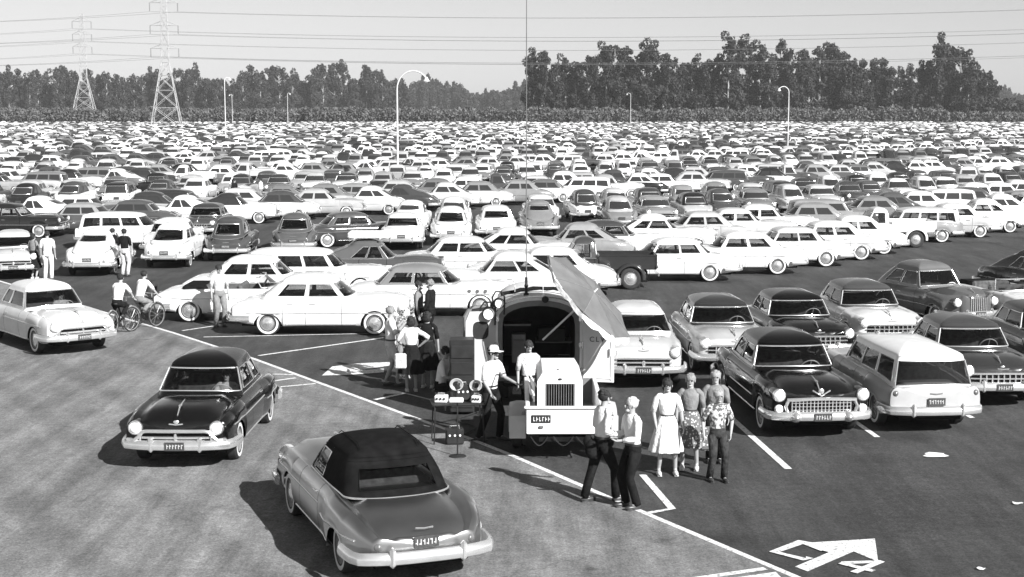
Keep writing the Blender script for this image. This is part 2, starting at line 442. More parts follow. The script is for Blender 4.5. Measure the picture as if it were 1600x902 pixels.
# ------------------------------------------------------------------ car builder
ROWS = [(0.90, 0.0, 0), (0.965, 0.10, 0), (1.0, 0.38, 0), (0.995, 0.66, 0), (0.965, 0.87, 0), (0.86, 1.0, 0),
        (0.73, None, 0.45), (0.52, None, 0.86), (0.26, None, 0.985), (0.0, None, 1.0)]
class Car:
    def __init__(s, st):
        s.p = st; s.L = st['L']; s.hw = st['W'] / 2
        t = st['body']; s.tx = [r[0] for r in t]; s.t = np.array(t)
    def at(s, x):
        return [float(hermite(s.tx, s.t[:, k], np.array([x]))[0]) for k in range(1, 5)]   # w, zb, zf, zc
    def section(s, x, rows, under=True):
        p = s.p; w, zb, zf, zc = s.at(x)
        arch = False; zb0 = zb
        for xc, rad, za in ((p['fx'], p['ar'], p['az']), (p['rx'], p['rr'], p['raz'])):
            if rad > 0 and abs(x - xc) < rad:
                zb = max(zb, za + math.sqrt(rad * rad - (x - xc)**2)); arch = True
        pts = []
        ctrl = []
        for i, (yf, kz, mixc) in enumerate(ROWS):
            if kz is not None:
                z = zb + (zf - zb) * kz * (0.985 if i < 5 else 1)
                if arch and i == 0: yf = 0.97
            else:
                z = zf + (zc - zf) * mixc - (p.get('dip', 0.02) if i == 6 else 0)
            y = yf * w
            if 'bul' in p and i <= 5:
                for bx, bl, amt in p['bul']:
                    u = (x - bx) / bl
                    if abs(u) < 1: y += amt * (1 - u * u)**1.5 * (0.5 if i == 5 else 1)
            ctrl.append((y, z))
        for r in rows:
            i = min(int(r), 8); f = r - i
            if f < 1e-6: pts.append(ctrl[i]); continue
            if r >= 9: pts.append(ctrl[9]); continue
            p0 = ctrl[max(i - 1, 0)]; p1 = ctrl[i]; p2 = ctrl[i + 1]
            p3 = ctrl[i + 2] if i + 2 < 10 else (-ctrl[8][0], ctrl[8][1])
            q = []
            for k in range(2):
                a, b_, c_, d_ = p0[k], p1[k], p2[k], p3[k]
                q.append(0.5 * (2 * b_ + (c_ - a) * f + (2 * a - 5 * b_ + 4 * c_ - d_) * f * f + (3 * b_ - 3 * c_ + d_ - a) * f**3))
            pts.append(tuple(q))
        return pts
    def stations(s, lod):
        p = s.p; h0, h1 = s.tx[0], s.tx[-1]
        n = {0: 34, 1: 16, 2: 7}[lod]
        xs = set(np.round(np.linspace(h0, h1, n), 3))
        k = {0: 8, 1: 5, 2: 0}[lod]
        for xc, rad in ((p['fx'], p['ar']), (p['rx'], p['rr'])):
            if rad > 0 and k:
                xs = {x for x in xs if abs(x - xc) > rad + 0.03}
                for i in range(k + 1): xs.add(round(xc - (rad - 1e-3) * math.cos(pi * i / k), 3))
                xs.add(round(xc - rad - 0.004, 3)); xs.add(round(xc + rad + 0.004, 3))
        return sorted(xs)
    def body(s, lod):
        p = s.p; mb = MB()
        if lod == 0: rows = [0, .5, 1, 1.5, 2, 2.5, 3, 3.5, 4, 4.33, 4.66, 5, 5.33, 5.66, 6, 6.5, 7, 8, 9]
        elif lod == 1: rows = [0, 1, 2, 3, 4, 4.5, 5, 6, 7, 9]
        else: rows = [0, 2, 4, 5, 7, 9]
        xs = s.stations(lod)
        gaps = []
        if lod == 0:
            for xd in p.get('doors', ()):
                for x in (xd - 0.007, xd + 0.007): xs.append(round(x, 4))
                xs = [x for x in xs if not (0.008 < abs(x - xd) < 0.03)]
                gaps.append(xd)
            xs = sorted(set(xs))
        nr = len(rows)
        g_ = p.get('gh'); bowl = lod == 0 and g_ is not None and p.get('see', True)
        ring = []
        for x in xs:
            half = s.section(x, rows)
            q = []
            for (y, z), r in zip(half, rows):
                if bowl and r >= 6.4 and g_['xr0'] + 0.55 < x < g_['xf0'] - 0.35: z -= 0.42
                q.append((y, z))
            ring.append([(x, y, z) for y, z in q] + [(x, -y, z) for y, z in reversed(q[:-1])])
        n = len(ring[0]); vs = [v for r in ring for v in r]; fs = []; ms = []
        for i in range(len(xs) - 1):
            xm = (xs[i] + xs[i + 1]) / 2
            isgap = any(abs(xm - xd) < 0.0075 for xd in gaps)
            for j in range(n - 1):
                rr = rows[j] if j < nr - 1 else rows[n - 1 - j - 1] if n - 1 - j - 1 >= 0 else 0
                jj = j if j < nr - 1 else (n - 2 - j)
                r0 = rows[jj]
                if isgap and r0 < 4.7: continue
                fs.append((i * n + j, i * n + j + 1, (i + 1) * n + j + 1, (i + 1) * n + j))
                inb = bowl and r0 >= 6.0 and g_['xr0'] + 0.45 < xm < g_['xf0'] - 0.25
                ms.append(1 if inb else 0)
        mb.v += vs; mb.f += fs; mb.m += ms
        # rounded nose and tail
        for end, bul, zq in ((0, p.get('tb', 0.10), -1), (-1, p.get('nb', 0.16), 1)):
            base = ring[end]; zs = [q[2] for q in base]; zm = (min(zs) + max(zs)) / 2
            prev = [vv for vv in base]
            sc = {0: (0.97, 0.88, 0.7, 0.4, 0.0), 1: (0.93, 0.7, 0.0), 2: (0.8, 0.0)}[lod]
            o = len(mb.v); mb.v += prev
            for sidx, k in enumerate(sc):
                cur = [(q[0] + zq * bul * math.sqrt(1 - k * k), q[1] * k, zm + (q[2] - zm) * (k**0.8 if k else 0)) for q in base]
                o2 = len(mb.v); mb.v += cur
                for j in range(n):
                    j2 = (j + 1) % n
                    f = (o + j, o + j2, o2 + j2, o2 + j) if zq < 0 else (o + j2, o + j, o2 + j, o2 + j2)
                    mb.f.append(f); mb.m.append(0)
                o = o2
        return mb
    def nose(s, y, z, front=True):
        x = s.tx[-1] if front else s.tx[0]
        w, zb, zf, zc = s.at(x); b = s.p.get('nb', 0.16) if front else s.p.get('tb', 0.10)
        top = max(zf, zc); zm = (zb + top) / 2
        k = max(abs(y) / (w + 1e-6), abs(z - zm) / ((top - zb) / 2 + 1e-6)); k = min(k, 1)
        return x + (1 if front else -1) * b * math.sqrt(1 - k * k)
    def side(s, x, z):
        rows = [0, .5, 1, 1.5, 2, 2.5, 3, 3.5, 4, 4.5, 5]
        pts = s.section(x, rows)
        zz = [q[1] for q in pts]; yy = [q[0] for q in pts]
        return float(np.interp(z, zz, yy))
    # greenhouse -----------------------------------------------------
    def gp(s, q, t, inset=0.0):
        g_ = s.p['gh']
        L = lambda a, b: a + (b - a) * t
        xf = L(g_['xf0'], g_['xf1']); xr = L(g_['xr0'], g_['xr1']); w = L(g_['w0'], g_['w1']) + 0.025 * math.sin(pi * t)
        cf = L(g_.get('cf0', .30), g_.get('cf1', .12)); cr = L(g_.get('cr0', .30), g_.get('cr1', .15))
        if q <= 1:
            a = q * pi / 2; yn = math.sin(a); y = w * yn * 0.995; x = xf - cf * (1 - math.cos(a))**1.15
        elif q <= 2:
            f = q - 1; x = (xf - cf) + ((xr + cr) - (xf - cf)) * f; y = w * (0.995 + 0.03 * math.sin(pi * f)) * (1 - g_.get('narrow', 0.06) * f)
        else:
            a = (3 - q) * pi / 2; yn = math.sin(a); y = w * (1 - g_.get('narrow', 0.06)) * yn * 0.995; x = xr + cr * (1 - math.cos(a))**1.15
        w_, zb_, zf_, zc_ = s.at(x)
        u = min(1, abs(y) / (w_ * 0.86))
        zbot = zc_ + (zf_ - zc_) * u**3 - 0.03
        zz = zbot + (g_['zt'] - zbot) * t
        if inset:
            xm = (xf + xr) / 2
            y -= inset * (1 if y > 0 else 0) * min(1, y / 0.2); x -= inset * max(-1, min(1, (x - xm) / 0.6))
        return (x, y, zz)
    def greenhouse(s, lod):
        g_ = s.p['gh']; wins = g_['win']
        qs = {0.0, 1.0, 2.0, 3.0}; ts = {0.0, 1.0}
        for w in wins:
            qs |= {w[1], w[2]}; ts |= {w[3], w[4]}
        add = {0: 9, 1: 4, 2: 2}[lod]
        for a in (0, 2):
            for i in range(1, add): qs.add(round(a + i / add, 3))
        if lod == 0: qs |= {1.2, 1.35, 1.65, 1.8}; ts |= {0.5}
        qs = sorted(qs); 
        qs = [q for i, q in enumerate(qs) if i == 0 or q - qs[i - 1] > 1e-4]
        # drop filler columns too near the window edges
        must = {0.0, 1.0, 2.0, 3.0} | {w[1] for w in wins} | {w[2] for w in wins}
        qs = [q for q in qs if q in must or all(abs(q - m_) > 0.03 for m_ in must)]
        ts = sorted(ts)
        roof = MB(); glass = {}
        P = {}
        def cell(mb, q0, q1, t0, t1, inset, mi=0):
            for sg in (1, -1):
                c = [s.gp(q0, t0, inset), s.gp(q1, t0, inset), s.gp(q1, t1, inset), s.gp(q0, t1, inset)]
                c = [(x, y * sg, z) for x, y, z in c]
                mb.add(c, [(0, 1, 2, 3) if sg > 0 else (3, 2, 1, 0)], mi)
        for i in range(len(qs) - 1):
            for j in range(len(ts) - 1):
                qm = (qs[i] + qs[i + 1]) / 2; tm = (ts[j] + ts[j + 1]) / 2
                hit = None
                for w in wins:
                    if w[1] < qm < w[2] and w[3] < tm < w[4]: hit = w
                if hit:
                    if hit[0] == 'side_window':
                        for sg in (1, -1):
                            mb = glass.setdefault((hit[0], hit[1], sg), MB())
                            c = [s.gp(qs[i], ts[j], .014), s.gp(qs[i + 1], ts[j], .014), s.gp(qs[i + 1], ts[j + 1], .014), s.gp(qs[i], ts[j + 1], .014)]
                            mb.add([(x, y * sg, z) for x, y, z in c], [(0, 1, 2, 3) if sg > 0 else (3, 2, 1, 0)])
                    else:
                        mb = glass.setdefault((hit[0], hit[1], 0), MB())
                        cell(mb, qs[i], qs[i + 1], ts[j], ts[j + 1], .014)
                    # reveal
                else: cell(roof, qs[i], qs[i + 1], ts[j], ts[j + 1], 0)
        # roof dome
        ks = {0: (1, .99, .965, .92, .84, .72, .55, .32, .1), 1: (1, .96, .85, .6, .25), 2: (1, .88, .4)}[lod]
        ring = [s.gp(q, 1.0) for q in qs]; ring = ring + [(x, -y, z) for x, y, z in reversed(ring[1:-1])]
        xm = (g_['xf1'] + g_['xr1']) / 2; n = len(ring); vs = []; fs = []
        over = g_.get('over', 0.02)
        for k in ks:
            for x, y, z in ring:
                e = over if k > 0.95 else 0
                vs.append((xm + (x - xm) * k + e * (1 if x > xm else -1) * (k == 1), y * k, g_['zt'] + g_['rise'] * (1 - k**2.3)**0.62))
        for i in range(len(ks) - 1):
            for j in range(n):
                j2 = (j + 1) % n
                fs.append((i * n + j, i * n + j2, (i + 1) * n + j2, (i + 1) * n + j))
        fs.append(tuple((len(ks) - 1) * n + j for j in range(n)))
        roof.add(vs, fs)
        return roof, glass
    def winloop(s, w, off=0.006):
        _, q0, q1, t0, t1 = w
        pts = []
        for q in np.linspace(q0, q1, 7): pts.append(s.gp(float(q), t0, -off))
        for q in np.linspace(q1, q0, 7): pts.append(s.gp(float(q), t1, -off))
        if w[0] == 'side_window': return [pts]
        # symmetric window: go round both halves
        low = [s.gp(float(q), t0, -off) for q in np.linspace(q0, q1, 7)]; top = [s.gp(float(q), t1, -off) for q in np.linspace(q0, q1, 7)]
        if q0 < 0.01:
            loop = [(x, -y, z) for x, y, z in reversed(low[1:])] + low + list(reversed(top)) + [(x, -y, z) for x, y, z in top[1:]]
        else:   # rear: centre at q=3 = last
            loop = low + [(x, -y, z) for x, y, z in reversed(low[:-1])] + [(x, -y, z) for x, y, z in top[:-1]] + list(reversed(top))
        return [loop]

def body_table(L, hw, belt, hood, deck, sill=0.26, tailw=.82, nosew=.90, tz=None, nz=None):
    h = L / 2
    tz = tz or deck - 0.20; nz = nz or hood - 0.10
    return [(-h + .12, hw * tailw, sill + .14, tz, tz),
            (-h + .35, hw * .90, sill + .08, belt - .09, deck - .07),
            (-h + .80, hw * .965, sill + .03, belt - .04, deck + .005),
            (-h * .42, hw, sill, belt - .01, belt + .03), (0, hw, sill, belt, belt + .03), (h * .35, hw, sill, belt, belt + .03),
            (h - 1.0, hw * .985, sill, belt - .01, hood + .03), (h - .5, hw * .95, sill + .03, belt - .03, hood),
            (h - .16, hw * nosew, sill + .10, nz, nz + .01)]
SW = 'side_window'
ST = {}
def style(name, base=None, **kw):
    d = dict(ST[base]) if base else {}
    d.update(kw); ST[name] = d; return d
def G(xr0, xf0, w0, xr1, xf1, w1, zt, rise, win, **kw):
    d = dict(xr0=xr0, xf0=xf0, w0=w0 * .95, xr1=xr1, xf1=xf1, w1=w1 * .95, zt=zt - .01, rise=rise + .05 if rise else 0, win=win); d.update(kw); return d
W4 = [('windshield', 0.0, .90, .16, .90), (SW, 1.05, 1.46, .19, .85), (SW, 1.52, 1.90, .19, .85), ('rear_window', 2.42, 3.0, .22, .85)]
W2 = [('windshield', 0.0, .90, .16, .90), (SW, 1.05, 1.55, .19, .85), (SW, 1.60, 1.93, .20, .83), ('rear_window', 2.35, 3.0, .22, .88)]
WH = [('windshield', 0.0, .97, .14, .91), (SW, 1.04, 1.52, .16, .86), (SW, 1.56, 1.93, .19, .85), ('rear_window', 2.22, 3.0, .15, .88)]
WW = [('windshield', 0.0, .92, .14, .90), (SW, 1.03, 1.31, .18, .85), (SW, 1.345, 1.64, .18, .85), (SW, 1.675, 1.96, .18, .85), ('rear_window', 2.15, 3.0, .10, .86)]
style('sedan', L=5.05, W=1.90, fx=1.52, rx=-1.42, ar=.385, az=.31, rr=.40, raz=.23, wr=.34, dip=.025,
      body=body_table(5.05, .93, 1.01, 1.05, 1.00), bul=[(-1.35, .75, .035)], doors=(.62, -.38, -1.0),
      gh=G(-1.75, .98, .82, -1.10, .42, .64, 1.47, .13, W4), grille='bars', ww=True)
style('bubble', 'sedan', L=4.85, W=1.84, wr=.345, doors=(.55, -.42),
      body=body_table(4.85, .90, 1.03, 1.09, .97, nosew=.80, tailw=.76), bul=[(-1.35, .72, .06), (1.45, .75, .02)],
      gh=G(-1.95, .80, .78, -.95, .32, .60, 1.50, .16, W2, cf0=.25, cr0=.5, cr1=.25), dip=.06, grille='bars')
style('fastback', 'bubble', L=5.0, body=body_table(5.0, .92, 1.01, 1.06, .90, nosew=.76, tailw=.76),
      gh=G(-2.30, .85, .80, -.80, .34, .61, 1.48, .14, [('windshield', 0.0, .90, .10, .93), (SW, 1.05, 1.34, .10, .90), (SW, 1.37, 1.62, .12, .88), ('rear_window', 2.42, 3.0, .55, .90)], cr0=.7, cr1=.3, narrow=.10))
style('forties', 'bubble', L=4.75, W=1.80, wr=.36, body=body_table(4.75, .88, 1.02, 1.12, .98, sill=.30, nosew=.60, tailw=.72),
      bul=[(-1.35, .62, .10), (1.50, .70, .10)], dip=.12,
      gh=G(-2.05, .72, .74, -1.05, .36, .58, 1.56, .15, W4, cf0=.15, cf1=.08, cr0=.5, cr1=.25), grille='vertical')
style('hardtop', 'sedan', L=5.25, W=1.96, wr=.35, body=body_table(5.25, .96, .97, 1.0, .96, tailw=.88, nosew=.90),
      bul=[(-1.5, .8, .015)], fx=1.60, rx=-1.48, doors=(.70, -.55),
      gh=G(-1.65, 1.05, .84, -1.15, .50, .68, 1.40, .11, WH, cf0=.42, cf1=.15), grille='teeth')
style('longsedan', 'hardtop', doors=(.70, -.25, -1.0), gh=G(-1.85, 1.02, .84, -1.20, .50, .68, 1.43, .12, W4, cf0=.40, cf1=.15))
style('wagon', 'sedan', L=5.0, doors=(.66, -.30, -1.0), body=body_table(5.0, .95, .98, 1.0, .97, tailw=.93, nosew=.88, tz=.92),
      gh=G(-2.36, 1.02, .84, -2.18, .46, .70, 1.48, .10, WW, cf0=.40, cf1=.14, cr0=.16, cr1=.12, narrow=.03), grille='mesh', tb=.06)
style('openconv', 'hardtop', gh=G(-1.65, 1.05, .84, -1.15, .55, .68, 1.34, .0, WH, cf0=.42, cf1=.15), open=True)
# foreground cars
style('olds', 'sedan', L=5.15, W=1.94, wr=.345, fx=1.55, rx=-1.48, doors=(.60, -.50),
      body=[(-2.44, .72, .40, .72, .70), (-2.30, .82, .36, .82, .79), (-2.0, .88, .31, .91, .885), (-1.6, .91, .29, .955, .945), (-.9, .945, .27, .985, 1.01), (0, .955, .27, .995, 1.03), (.9, .955, .27, .995, 1.055), (1.5, .95, .28, .98, 1.085), (2.05, .93, .30, .95, 1.06), (2.30, .915, .34, .925, 1.0), (2.45, .88, .38, .89, .91)],
      bul=[(-1.45, .95, .06)], dip=.07, nb=.09, tb=.10,
      gh=G(-1.72, 1.0, .82, -1.08, .42, .64, 1.50, .135, W2, cf0=.38, cf1=.14), grille='olds')
style('oldsconv', 'olds', L=5.15, bul=[(-1.50, .92, .085)],
      gh=G(-1.46, .92, .81, -.96, .36, .635, 1.43, .155, [('windshield', 0.0, .90, .10, .93), (SW, 1.05, 1.40, .10, .86), ('rear_window', 2.46, 3.0, .20, .72)], cf0=.38, cf1=.14, cr0=.30, cr1=.16, narrow=.03), soft=True)
style('caddy', 'sedan', L=5.55, W=2.0, wr=.35, fx=1.72, rx=-1.62, ar=.40, rr=.36, raz=.22, doors=(.78, -.30, -1.15),
      body=[(-2.62, .88, .42, .93, .90), (-2.3, .93, .36, .98, .98), (-1.6, .965, .29, .99, 1.02), (0, .975, .27, 1.0, 1.04), (.9, .975, .27, 1.01, 1.06), (1.7, .965, .28, 1.01, 1.07), (2.3, .95, .31, 1.0, 1.02), (2.62, .92, .40, .97, .90)],
      bul=[(-1.7, .8, .02)], dip=.06, nb=.10,
      gh=G(-1.95, 1.02, .86, -1.25, .48, .69, 1.50, .13, W4, cf0=.45, cf1=.16), grille='caddy')

CARMATS = {'paint': PAINT}
WHEELP = mat('wheel_disc_paint', 0.16, 0.4, setup=mottled(0.10, 0.2, 9))
WM = [BLACK, WHITEWALL, WHEELP, CHROME]
def wheel_mesh(r, w, ww, lod):
    n = {0: 28, 1: 16}[lod]
    rr = r * 0.60
    prof = [(rr * .98, -w * .40, 0), (r * .80, -w * .48, 0), (r * .95, -w * .44, 0), (r, -w * .30, 0), (r, w * .30, 0), (r * .95, w * .44, 0),
            (r * .87, w * .50, 1 if ww else 0), (r * .70, w * .49, 0), (rr * 1.02, w * .46, 2), (rr * .96, w * .36, 2), (rr * .5, w * .30, 2), (0.001, w * .28, 2)]
    mb = MB(); M = Matrix.Rotation(-pi / 2, 4, 'X'); mb.lathe(prof, n, M)
    hc = MB(); hc.lathe([(rr * .80, w * .33), (rr * .76, w * .40), (rr * .50, w * .44), (rr * .34, w * .52), (rr * .15, w * .56), (0.001, w * .57)], n, M)
    if lod: mb.add(hc.v, hc.f, 3)
    return mb, hc

def bumper(car, front, lod, z=.47, drop=.09, thick=.055, r=.088, guards=(.45,), wrap=.55):
    mb = MB(); L2 = car.L / 2; sgn = 1 if front else -1
    w = car.hw * 1.005; pts = []
    n = {0: 25, 1: 11}[lod]
    for i in range(n):
        t = i / (n - 1) * 2 - 1
        a = abs(t)
        if a < .78: y = w * (a / .78) * .93; x = L2 + .04 - .16 * (a / .78)**3
        else:
            k = (a - .78) / .22; y = w * (.93 + .07 * math.sin(k * pi / 2)); x = L2 - .12 - wrap * k**1.1 - .0
        pts.append(Vector((sgn * x, y * (1 if t > 0 else -1), z)))
    m = 8 if lod == 0 else 6
    prof = [(thick * .2, -r), (thick, -r * .75), (thick * 1.25, -r * .1), (thick, r * .6), (thick * .3, r), (-.01, r * .9), (-.01, -r)]
    vs = []
    for i, p in enumerate(pts):
        a = pts[max(i - 1, 0)]; b = pts[min(i + 1, n - 1)]
        t = (b - a).normalized(); o = Vector((t.y, -t.x, 0)) * 1
        if o.x * sgn < 0 and abs(o.x) > .05: o = -o
        if abs(o.x) <= .05: o = Vector((0, 1 if p.y > 0 else -1, 0))
        for d, h in prof: vs.append(p + o * d + Vector((0, 0, h)))
    k = len(prof); fs = []
    for i in range(n - 1):
        for j in range(k):
            j2 = (j + 1) % k
            fs.append((i * k + j, (i + 1) * k + j, (i + 1) * k + j2, i * k + j2))
    fs.append(tuple(range(k))); fs.append(tuple((n - 1) * k + j for j in range(k)))
    mb.add(vs, fs)
    for gy in guards:
        for sg in (1, -1):
            mb.box(sgn * (L2 + .055), sg * gy, z + .02, .09, .085, r * 2 + .09, bev=.035)
    return mb

def xtube(mb, car, y0, y1, z, r, n=7, front=True, off=.012, arch=0.0, mi=0):
    sg = 1 if front else -1
    pts = []
    for i in range(n):
        y = y0 + (y1 - y0) * i / (n - 1); zz = z + arch * (1 - (2 * i / (n - 1) - 1)**2)
        pts.append((car.nose(y, zz, front) + sg * off, y, zz))
    mb.tube(pts, r, 6 if n > 7 else 5, mi)

def grille(car, kind, lod):
    """chrome bars and the dark mouth behind them"""
    mb = MB(); mouth = MB(); seg = 15 if lod == 0 else 7
    zt = car.at(car.tx[-1])[2]
    def mouthpatch(hw, z0, z1):
        n = 9; vs = []
        for k, z in enumerate((z0, z1)):
            for i in range(n):
                y = -hw + 2 * hw * i / (n - 1); vs.append((max(car.nose(y, z0), car.nose(y, z1)) + .006, y, z))
        mouth.add(vs, [(i, i + 1, n + i + 1, n + i) for i in range(n - 1)])
    if kind == 'olds':
        mouthpatch(.60, .50, .68)
        # thick arched bar over the mouth, curling down and out below the lamps
        pts = []
        for i in range(25):
            t = -1 + 2 * i / 24; a = abs(t)
            y = t * .86; z = .715 if a < .62 else .715 - .16 * (0.5 - 0.5 * math.cos(pi * min(1, (a - .62) / .22)))
            x = car.nose(min(abs(y), .70), .64) + .055 - (.05 if a > .9 else 0)
            pts.append((x, y, z))
        mb.tube(pts, .034, 8)
        xtube(mb, car, -.58, .58, .60, .022, 11, off=.05); xtube(mb, car, -.50, .50, .545, .016, 11, off=.04)
        mb.box(car.nose(0, .6) + .05, 0, .60, .07, .045, .15, bev=.015)
        for sg in (1, -1): mb.tube([(car.nose(.6, .6) + .05, sg * .60, .67), (car.nose(.6, .6) + .05, sg * .62, .53)], .02, 6)
    elif kind == 'caddy':
        mouthpatch(.55, .52, .78)
        for i in range(17):
            y = -.56 + 1.12 * i / 16
            mb.box(car.nose(y, .62) + .03, y, .65, .03, .018, .22)
        for z in (.585, .65, .715): xtube(mb, car, -.57, .57, z, .008, 9, off=.04)
        xtube(mb, car, -.66, .66, .775, .035, 15, off=.06, arch=.02); xtube(mb, car, -.66, .66, .53, .028, 15, off=.05)
        for sg in (1, -1): mb.tube([(car.nose(.6, .65) + .05, sg * .62, .79), (car.nose(.6, .65) + .05, sg * .68, .66), (car.nose(.6, .65) + .05, sg * .64, .52)], .032, 8)
    elif kind == 'teeth':
        mouthpatch(.66, .52, .72)
        xtube(mb, car, -.70, .70, .735, .025, seg, off=.03, arch=.01); xtube(mb, car, -.66, .66, .55, .02, seg, off=.03); xtube(mb, car, -.68, .68, .64, .016, seg, off=.03)
        if lod == 0:
            for i in range(9): y = -.48 + .12 * i; mb.box(car.nose(y, .64) + .03, y, .64, .04, .03, .16, bev=.01)
    elif kind == 'mesh':
        mouthpatch(.58, .54, .74)
        for i in range(9 if lod == 0 else 4):
            z = .56 + .17 * i / (8 if lod == 0 else 3); xtube(mb, car, -.56, .56, z, .006, seg, off=.02)
        for i in range(21 if lod == 0 else 0): y = -.55 + .055 * i; mb.box(car.nose(y, .64) + .02, y, .64, .01, .008, .18)
        xtube(mb, car, -.60, .60, .75, .018, seg, off=.03)
    elif kind == 'vertical':
        mouthpatch(.30, .45, .95)
        for i in range(9 if lod == 0 else 5):
            y = -.26 + .52 * i / (8 if lod == 0 else 4); mb.box(car.nose(y, .7) + .015, y, .70, .02, .014, .48)
        mb.tube([(car.nose(0, 1.0) + .03, 0, 1.02), (car.nose(0, .5) + .03, 0, .45)], .02, 5)
    else:
        mouthpatch(.58, .48, .70)
        for z, r in ((.71, .022), (.62, .018), (.53, .018)): xtube(mb, car, -.62, .62, z, r, seg, off=.03, arch=.01)
        mb.box(car.nose(0, .6) + .04, 0, .62, .06, .07, .12, bev=.02)
    return mb, mouth

LAMPROT = Matrix.Rotation(pi / 2, 4, 'Y')
def build_parts(sname, lod):
    """[(part name, parent index or None, mesh, paint role, local matrix)]"""
    st = ST[sname]; car = Car(st); out = []; I = Matrix.Identity(4)
    def add(name, mb, mats, role=None, parent=None, M=I, angle=35):
        me = mb.mesh('%s_%s' % (sname, name), mats, True, angle); out.append((name, parent, me, role, M)); return len(out) - 1
    bi = add('body', car.body(lod), [METALP if sname == 'oldsconv' else PAINT, INTERIOR], 'body')
    L2 = car.L / 2
    mb = MB()   # floor pan, wheel wells
    fx, rx = st['fx'], st['rx']
    mb.box((L2 - .3 - L2 + .3) / 2, 0, .42, car.L - .7, 1.20, .38)
    mb.box((fx + rx) / 2, 0, .36, fx - rx - .95, car.hw * 1.78, .20)
    mb.box(0, 0, .62, car.L - 1.0, car.hw * 1.7, .16)
    add('underbody', mb, UNDER)
    g_ = st['gh']
    if not st.get('open'):
        roof, glass = car.greenhouse(lod)
        add('roof', roof, SOFTTOP if st.get('soft') else PAINT, 'roof', angle=40)
    else:
        roof, glass = car.greenhouse(lod); glass = {k: v for k, v in glass.items() if k[0] == 'windshield'}
        mb = MB(); mb.box(-1.35, 0, .98, .75, 1.35, .16, bev=.06); add('folded_top', mb, SOFTTOP)
    for (nm, q, sg), mb in sorted(glass.items(), key=lambda kv: (kv[0][0], kv[0][1], kv[0][2])):
        gi = add(nm, mb, GLASS if lod == 0 else DARKGLASS)
    if lod == 0 or not st.get('soft'):
        for w in g_['win']:
            if w[0] == SW and lod > 0: continue
            if st.get('open') and w[0] != 'windshield': continue
            mb = MB()
            for loop in car.winloop(w):
                if w[0] == SW:
                    mb.tube(loop, .009, 5, closed=True); m2 = MB(); m2.tube([(x, -y, z) for x, y, z in loop], .009, 5, closed=True); add(w[0] + '_trim', m2, CHROME)
                else: mb.tube(loop, .008 if (st.get('soft') and w[0] == 'rear_window') else .015 if lod == 0 else .02, 5 if lod == 0 else 4, closed=True)
            add(w[0] + '_trim', mb, SOFTTOP if (st.get('soft') and w[0] == 'rear_window') else CHROME)
    # wheels
    wb, hc = wheel_mesh(st['wr'], .19, st.get('ww', True), lod)
    wm = wb.mesh(sname + '_wheel', WM, True, 30); hm = hc.mesh(sname + '_hubcap', CHROME, True, 30)
    tr = car.hw - .17
    for x in (fx, rx):
        for sg in (1, -1):
            M = Matrix.Translation((x, sg * tr, st['wr'])) @ Matrix.Rotation(0 if sg > 0 else pi, 4, 'Z')
            out.append(('wheel', None, wm, None, M)); wi = len(out) - 1
            if lod == 0: out.append(('hubcap', wi, hm, None, I))
    add('front_bumper', bumper(car, True, lod, guards=(.42,) if sname != 'caddy' else (), wrap=.5), CHROME)
    add('rear_bumper', bumper(car, False, lod, guards=(.48,), wrap=.5), CHROME)
    gm, mouth = grille(car, st['grille'], lod)
    gi = add('grille', gm, CHROME)
    add('grille_opening', mouth, UNDER, parent=gi)
    # lamps
    xf = car.tx[-1]; w, zb, zf, zc = car.at(xf); ly = w - .135; lz = zf - .10
    if sname in ('forties',): ly = .62; lz = .80
    if sname == 'caddy': lz = .86; ly = w - .12
    if sname.startswith('olds'): lz = .765; ly = .70
    ring = MB(); ring.lathe([(.085, .0), (.118, .0), (.128, .03), (.120, .075), (.10, .085), (.094, .07)], 18 if lod == 0 else 10)
    cup = MB(); cup.lathe([(.118, -.30), (.128, -.15), (.128, .03), (.120, .03)], 18 if lod == 0 else 10)
    lens = MB(); lens.lathe([(.10, .065), (.085, .09), (.05, .105), (.001, .112)], 18 if lod == 0 else 10)
    rme = ring.mesh(sname + '_headlight', CHROME, True, 30); lme = lens.mesh(sname + '_lens', LENS, True, 60); cme = cup.mesh(sname + '_lamp_housing', PAINT, True, 30)
    hx = car.nose(ly, lz) - .02
    for sg in (1, -1):
        M = Matrix.Translation((hx, sg * ly, lz)) @ LAMPROT
        out.append(('headlight', None, rme, None, M)); k = len(out) - 1
        out.append(('lens', k, lme, None, I)); out.append(('lamp_housing', k, cme, 'body', I))
    tl = MB(); tl.lathe([(.07, -.08), (.07, .0), (.055, .03), (.001, .045)], 12 if lod == 0 else 8)
    tme = tl.mesh(sname + '_taillight', [REDLENS], True, 50)
    xr = car.tx[0]; w, zb, zf, zc = car.at(xr); ty = w - .10; tz = zf - .12
    for sg in (1, -1):
        out.append(('taillight', None, tme, None, Matrix.Translation((car.nose(ty, tz, False) + .03, sg * ty, tz)) @ Matrix.Rotation(-pi / 2, 4, 'Y')))
    # licence plates
    for front in (True, False):
        sg = 1 if front else -1
        x = sg * (L2 + .115) if front else car.nose(0, .66, False) - .03
        z = .47 if front else .64
        mb = MB(); mb.box(x, 0, z, .012, .34, .15, bev=.004)
        rnd = random.Random(len(sname) + front)
        if lod == 0:
            for i in range(6):
                y = -.125 + .05 * i; mb.box(x + sg * .008, y, z, .003, .012, .075, 1); mb.box(x + sg * .008, y + .014, z + rnd.uniform(-.03, .03), .003, .022, .014, 1)
        if lod == 0 or not front: add('license_plate', mb, [PLATE, PLATEINK])
    if lod == 1 and not st.get('pickup'):
        for sg in (1, -1):
            s1 = MB(); s1.tube([(x, sg * (car.side(x, .66) + .006), .66) for x in np.linspace(1.9, -2.0, 7)], .014, 4); add('side_trim', s1, CHROME)
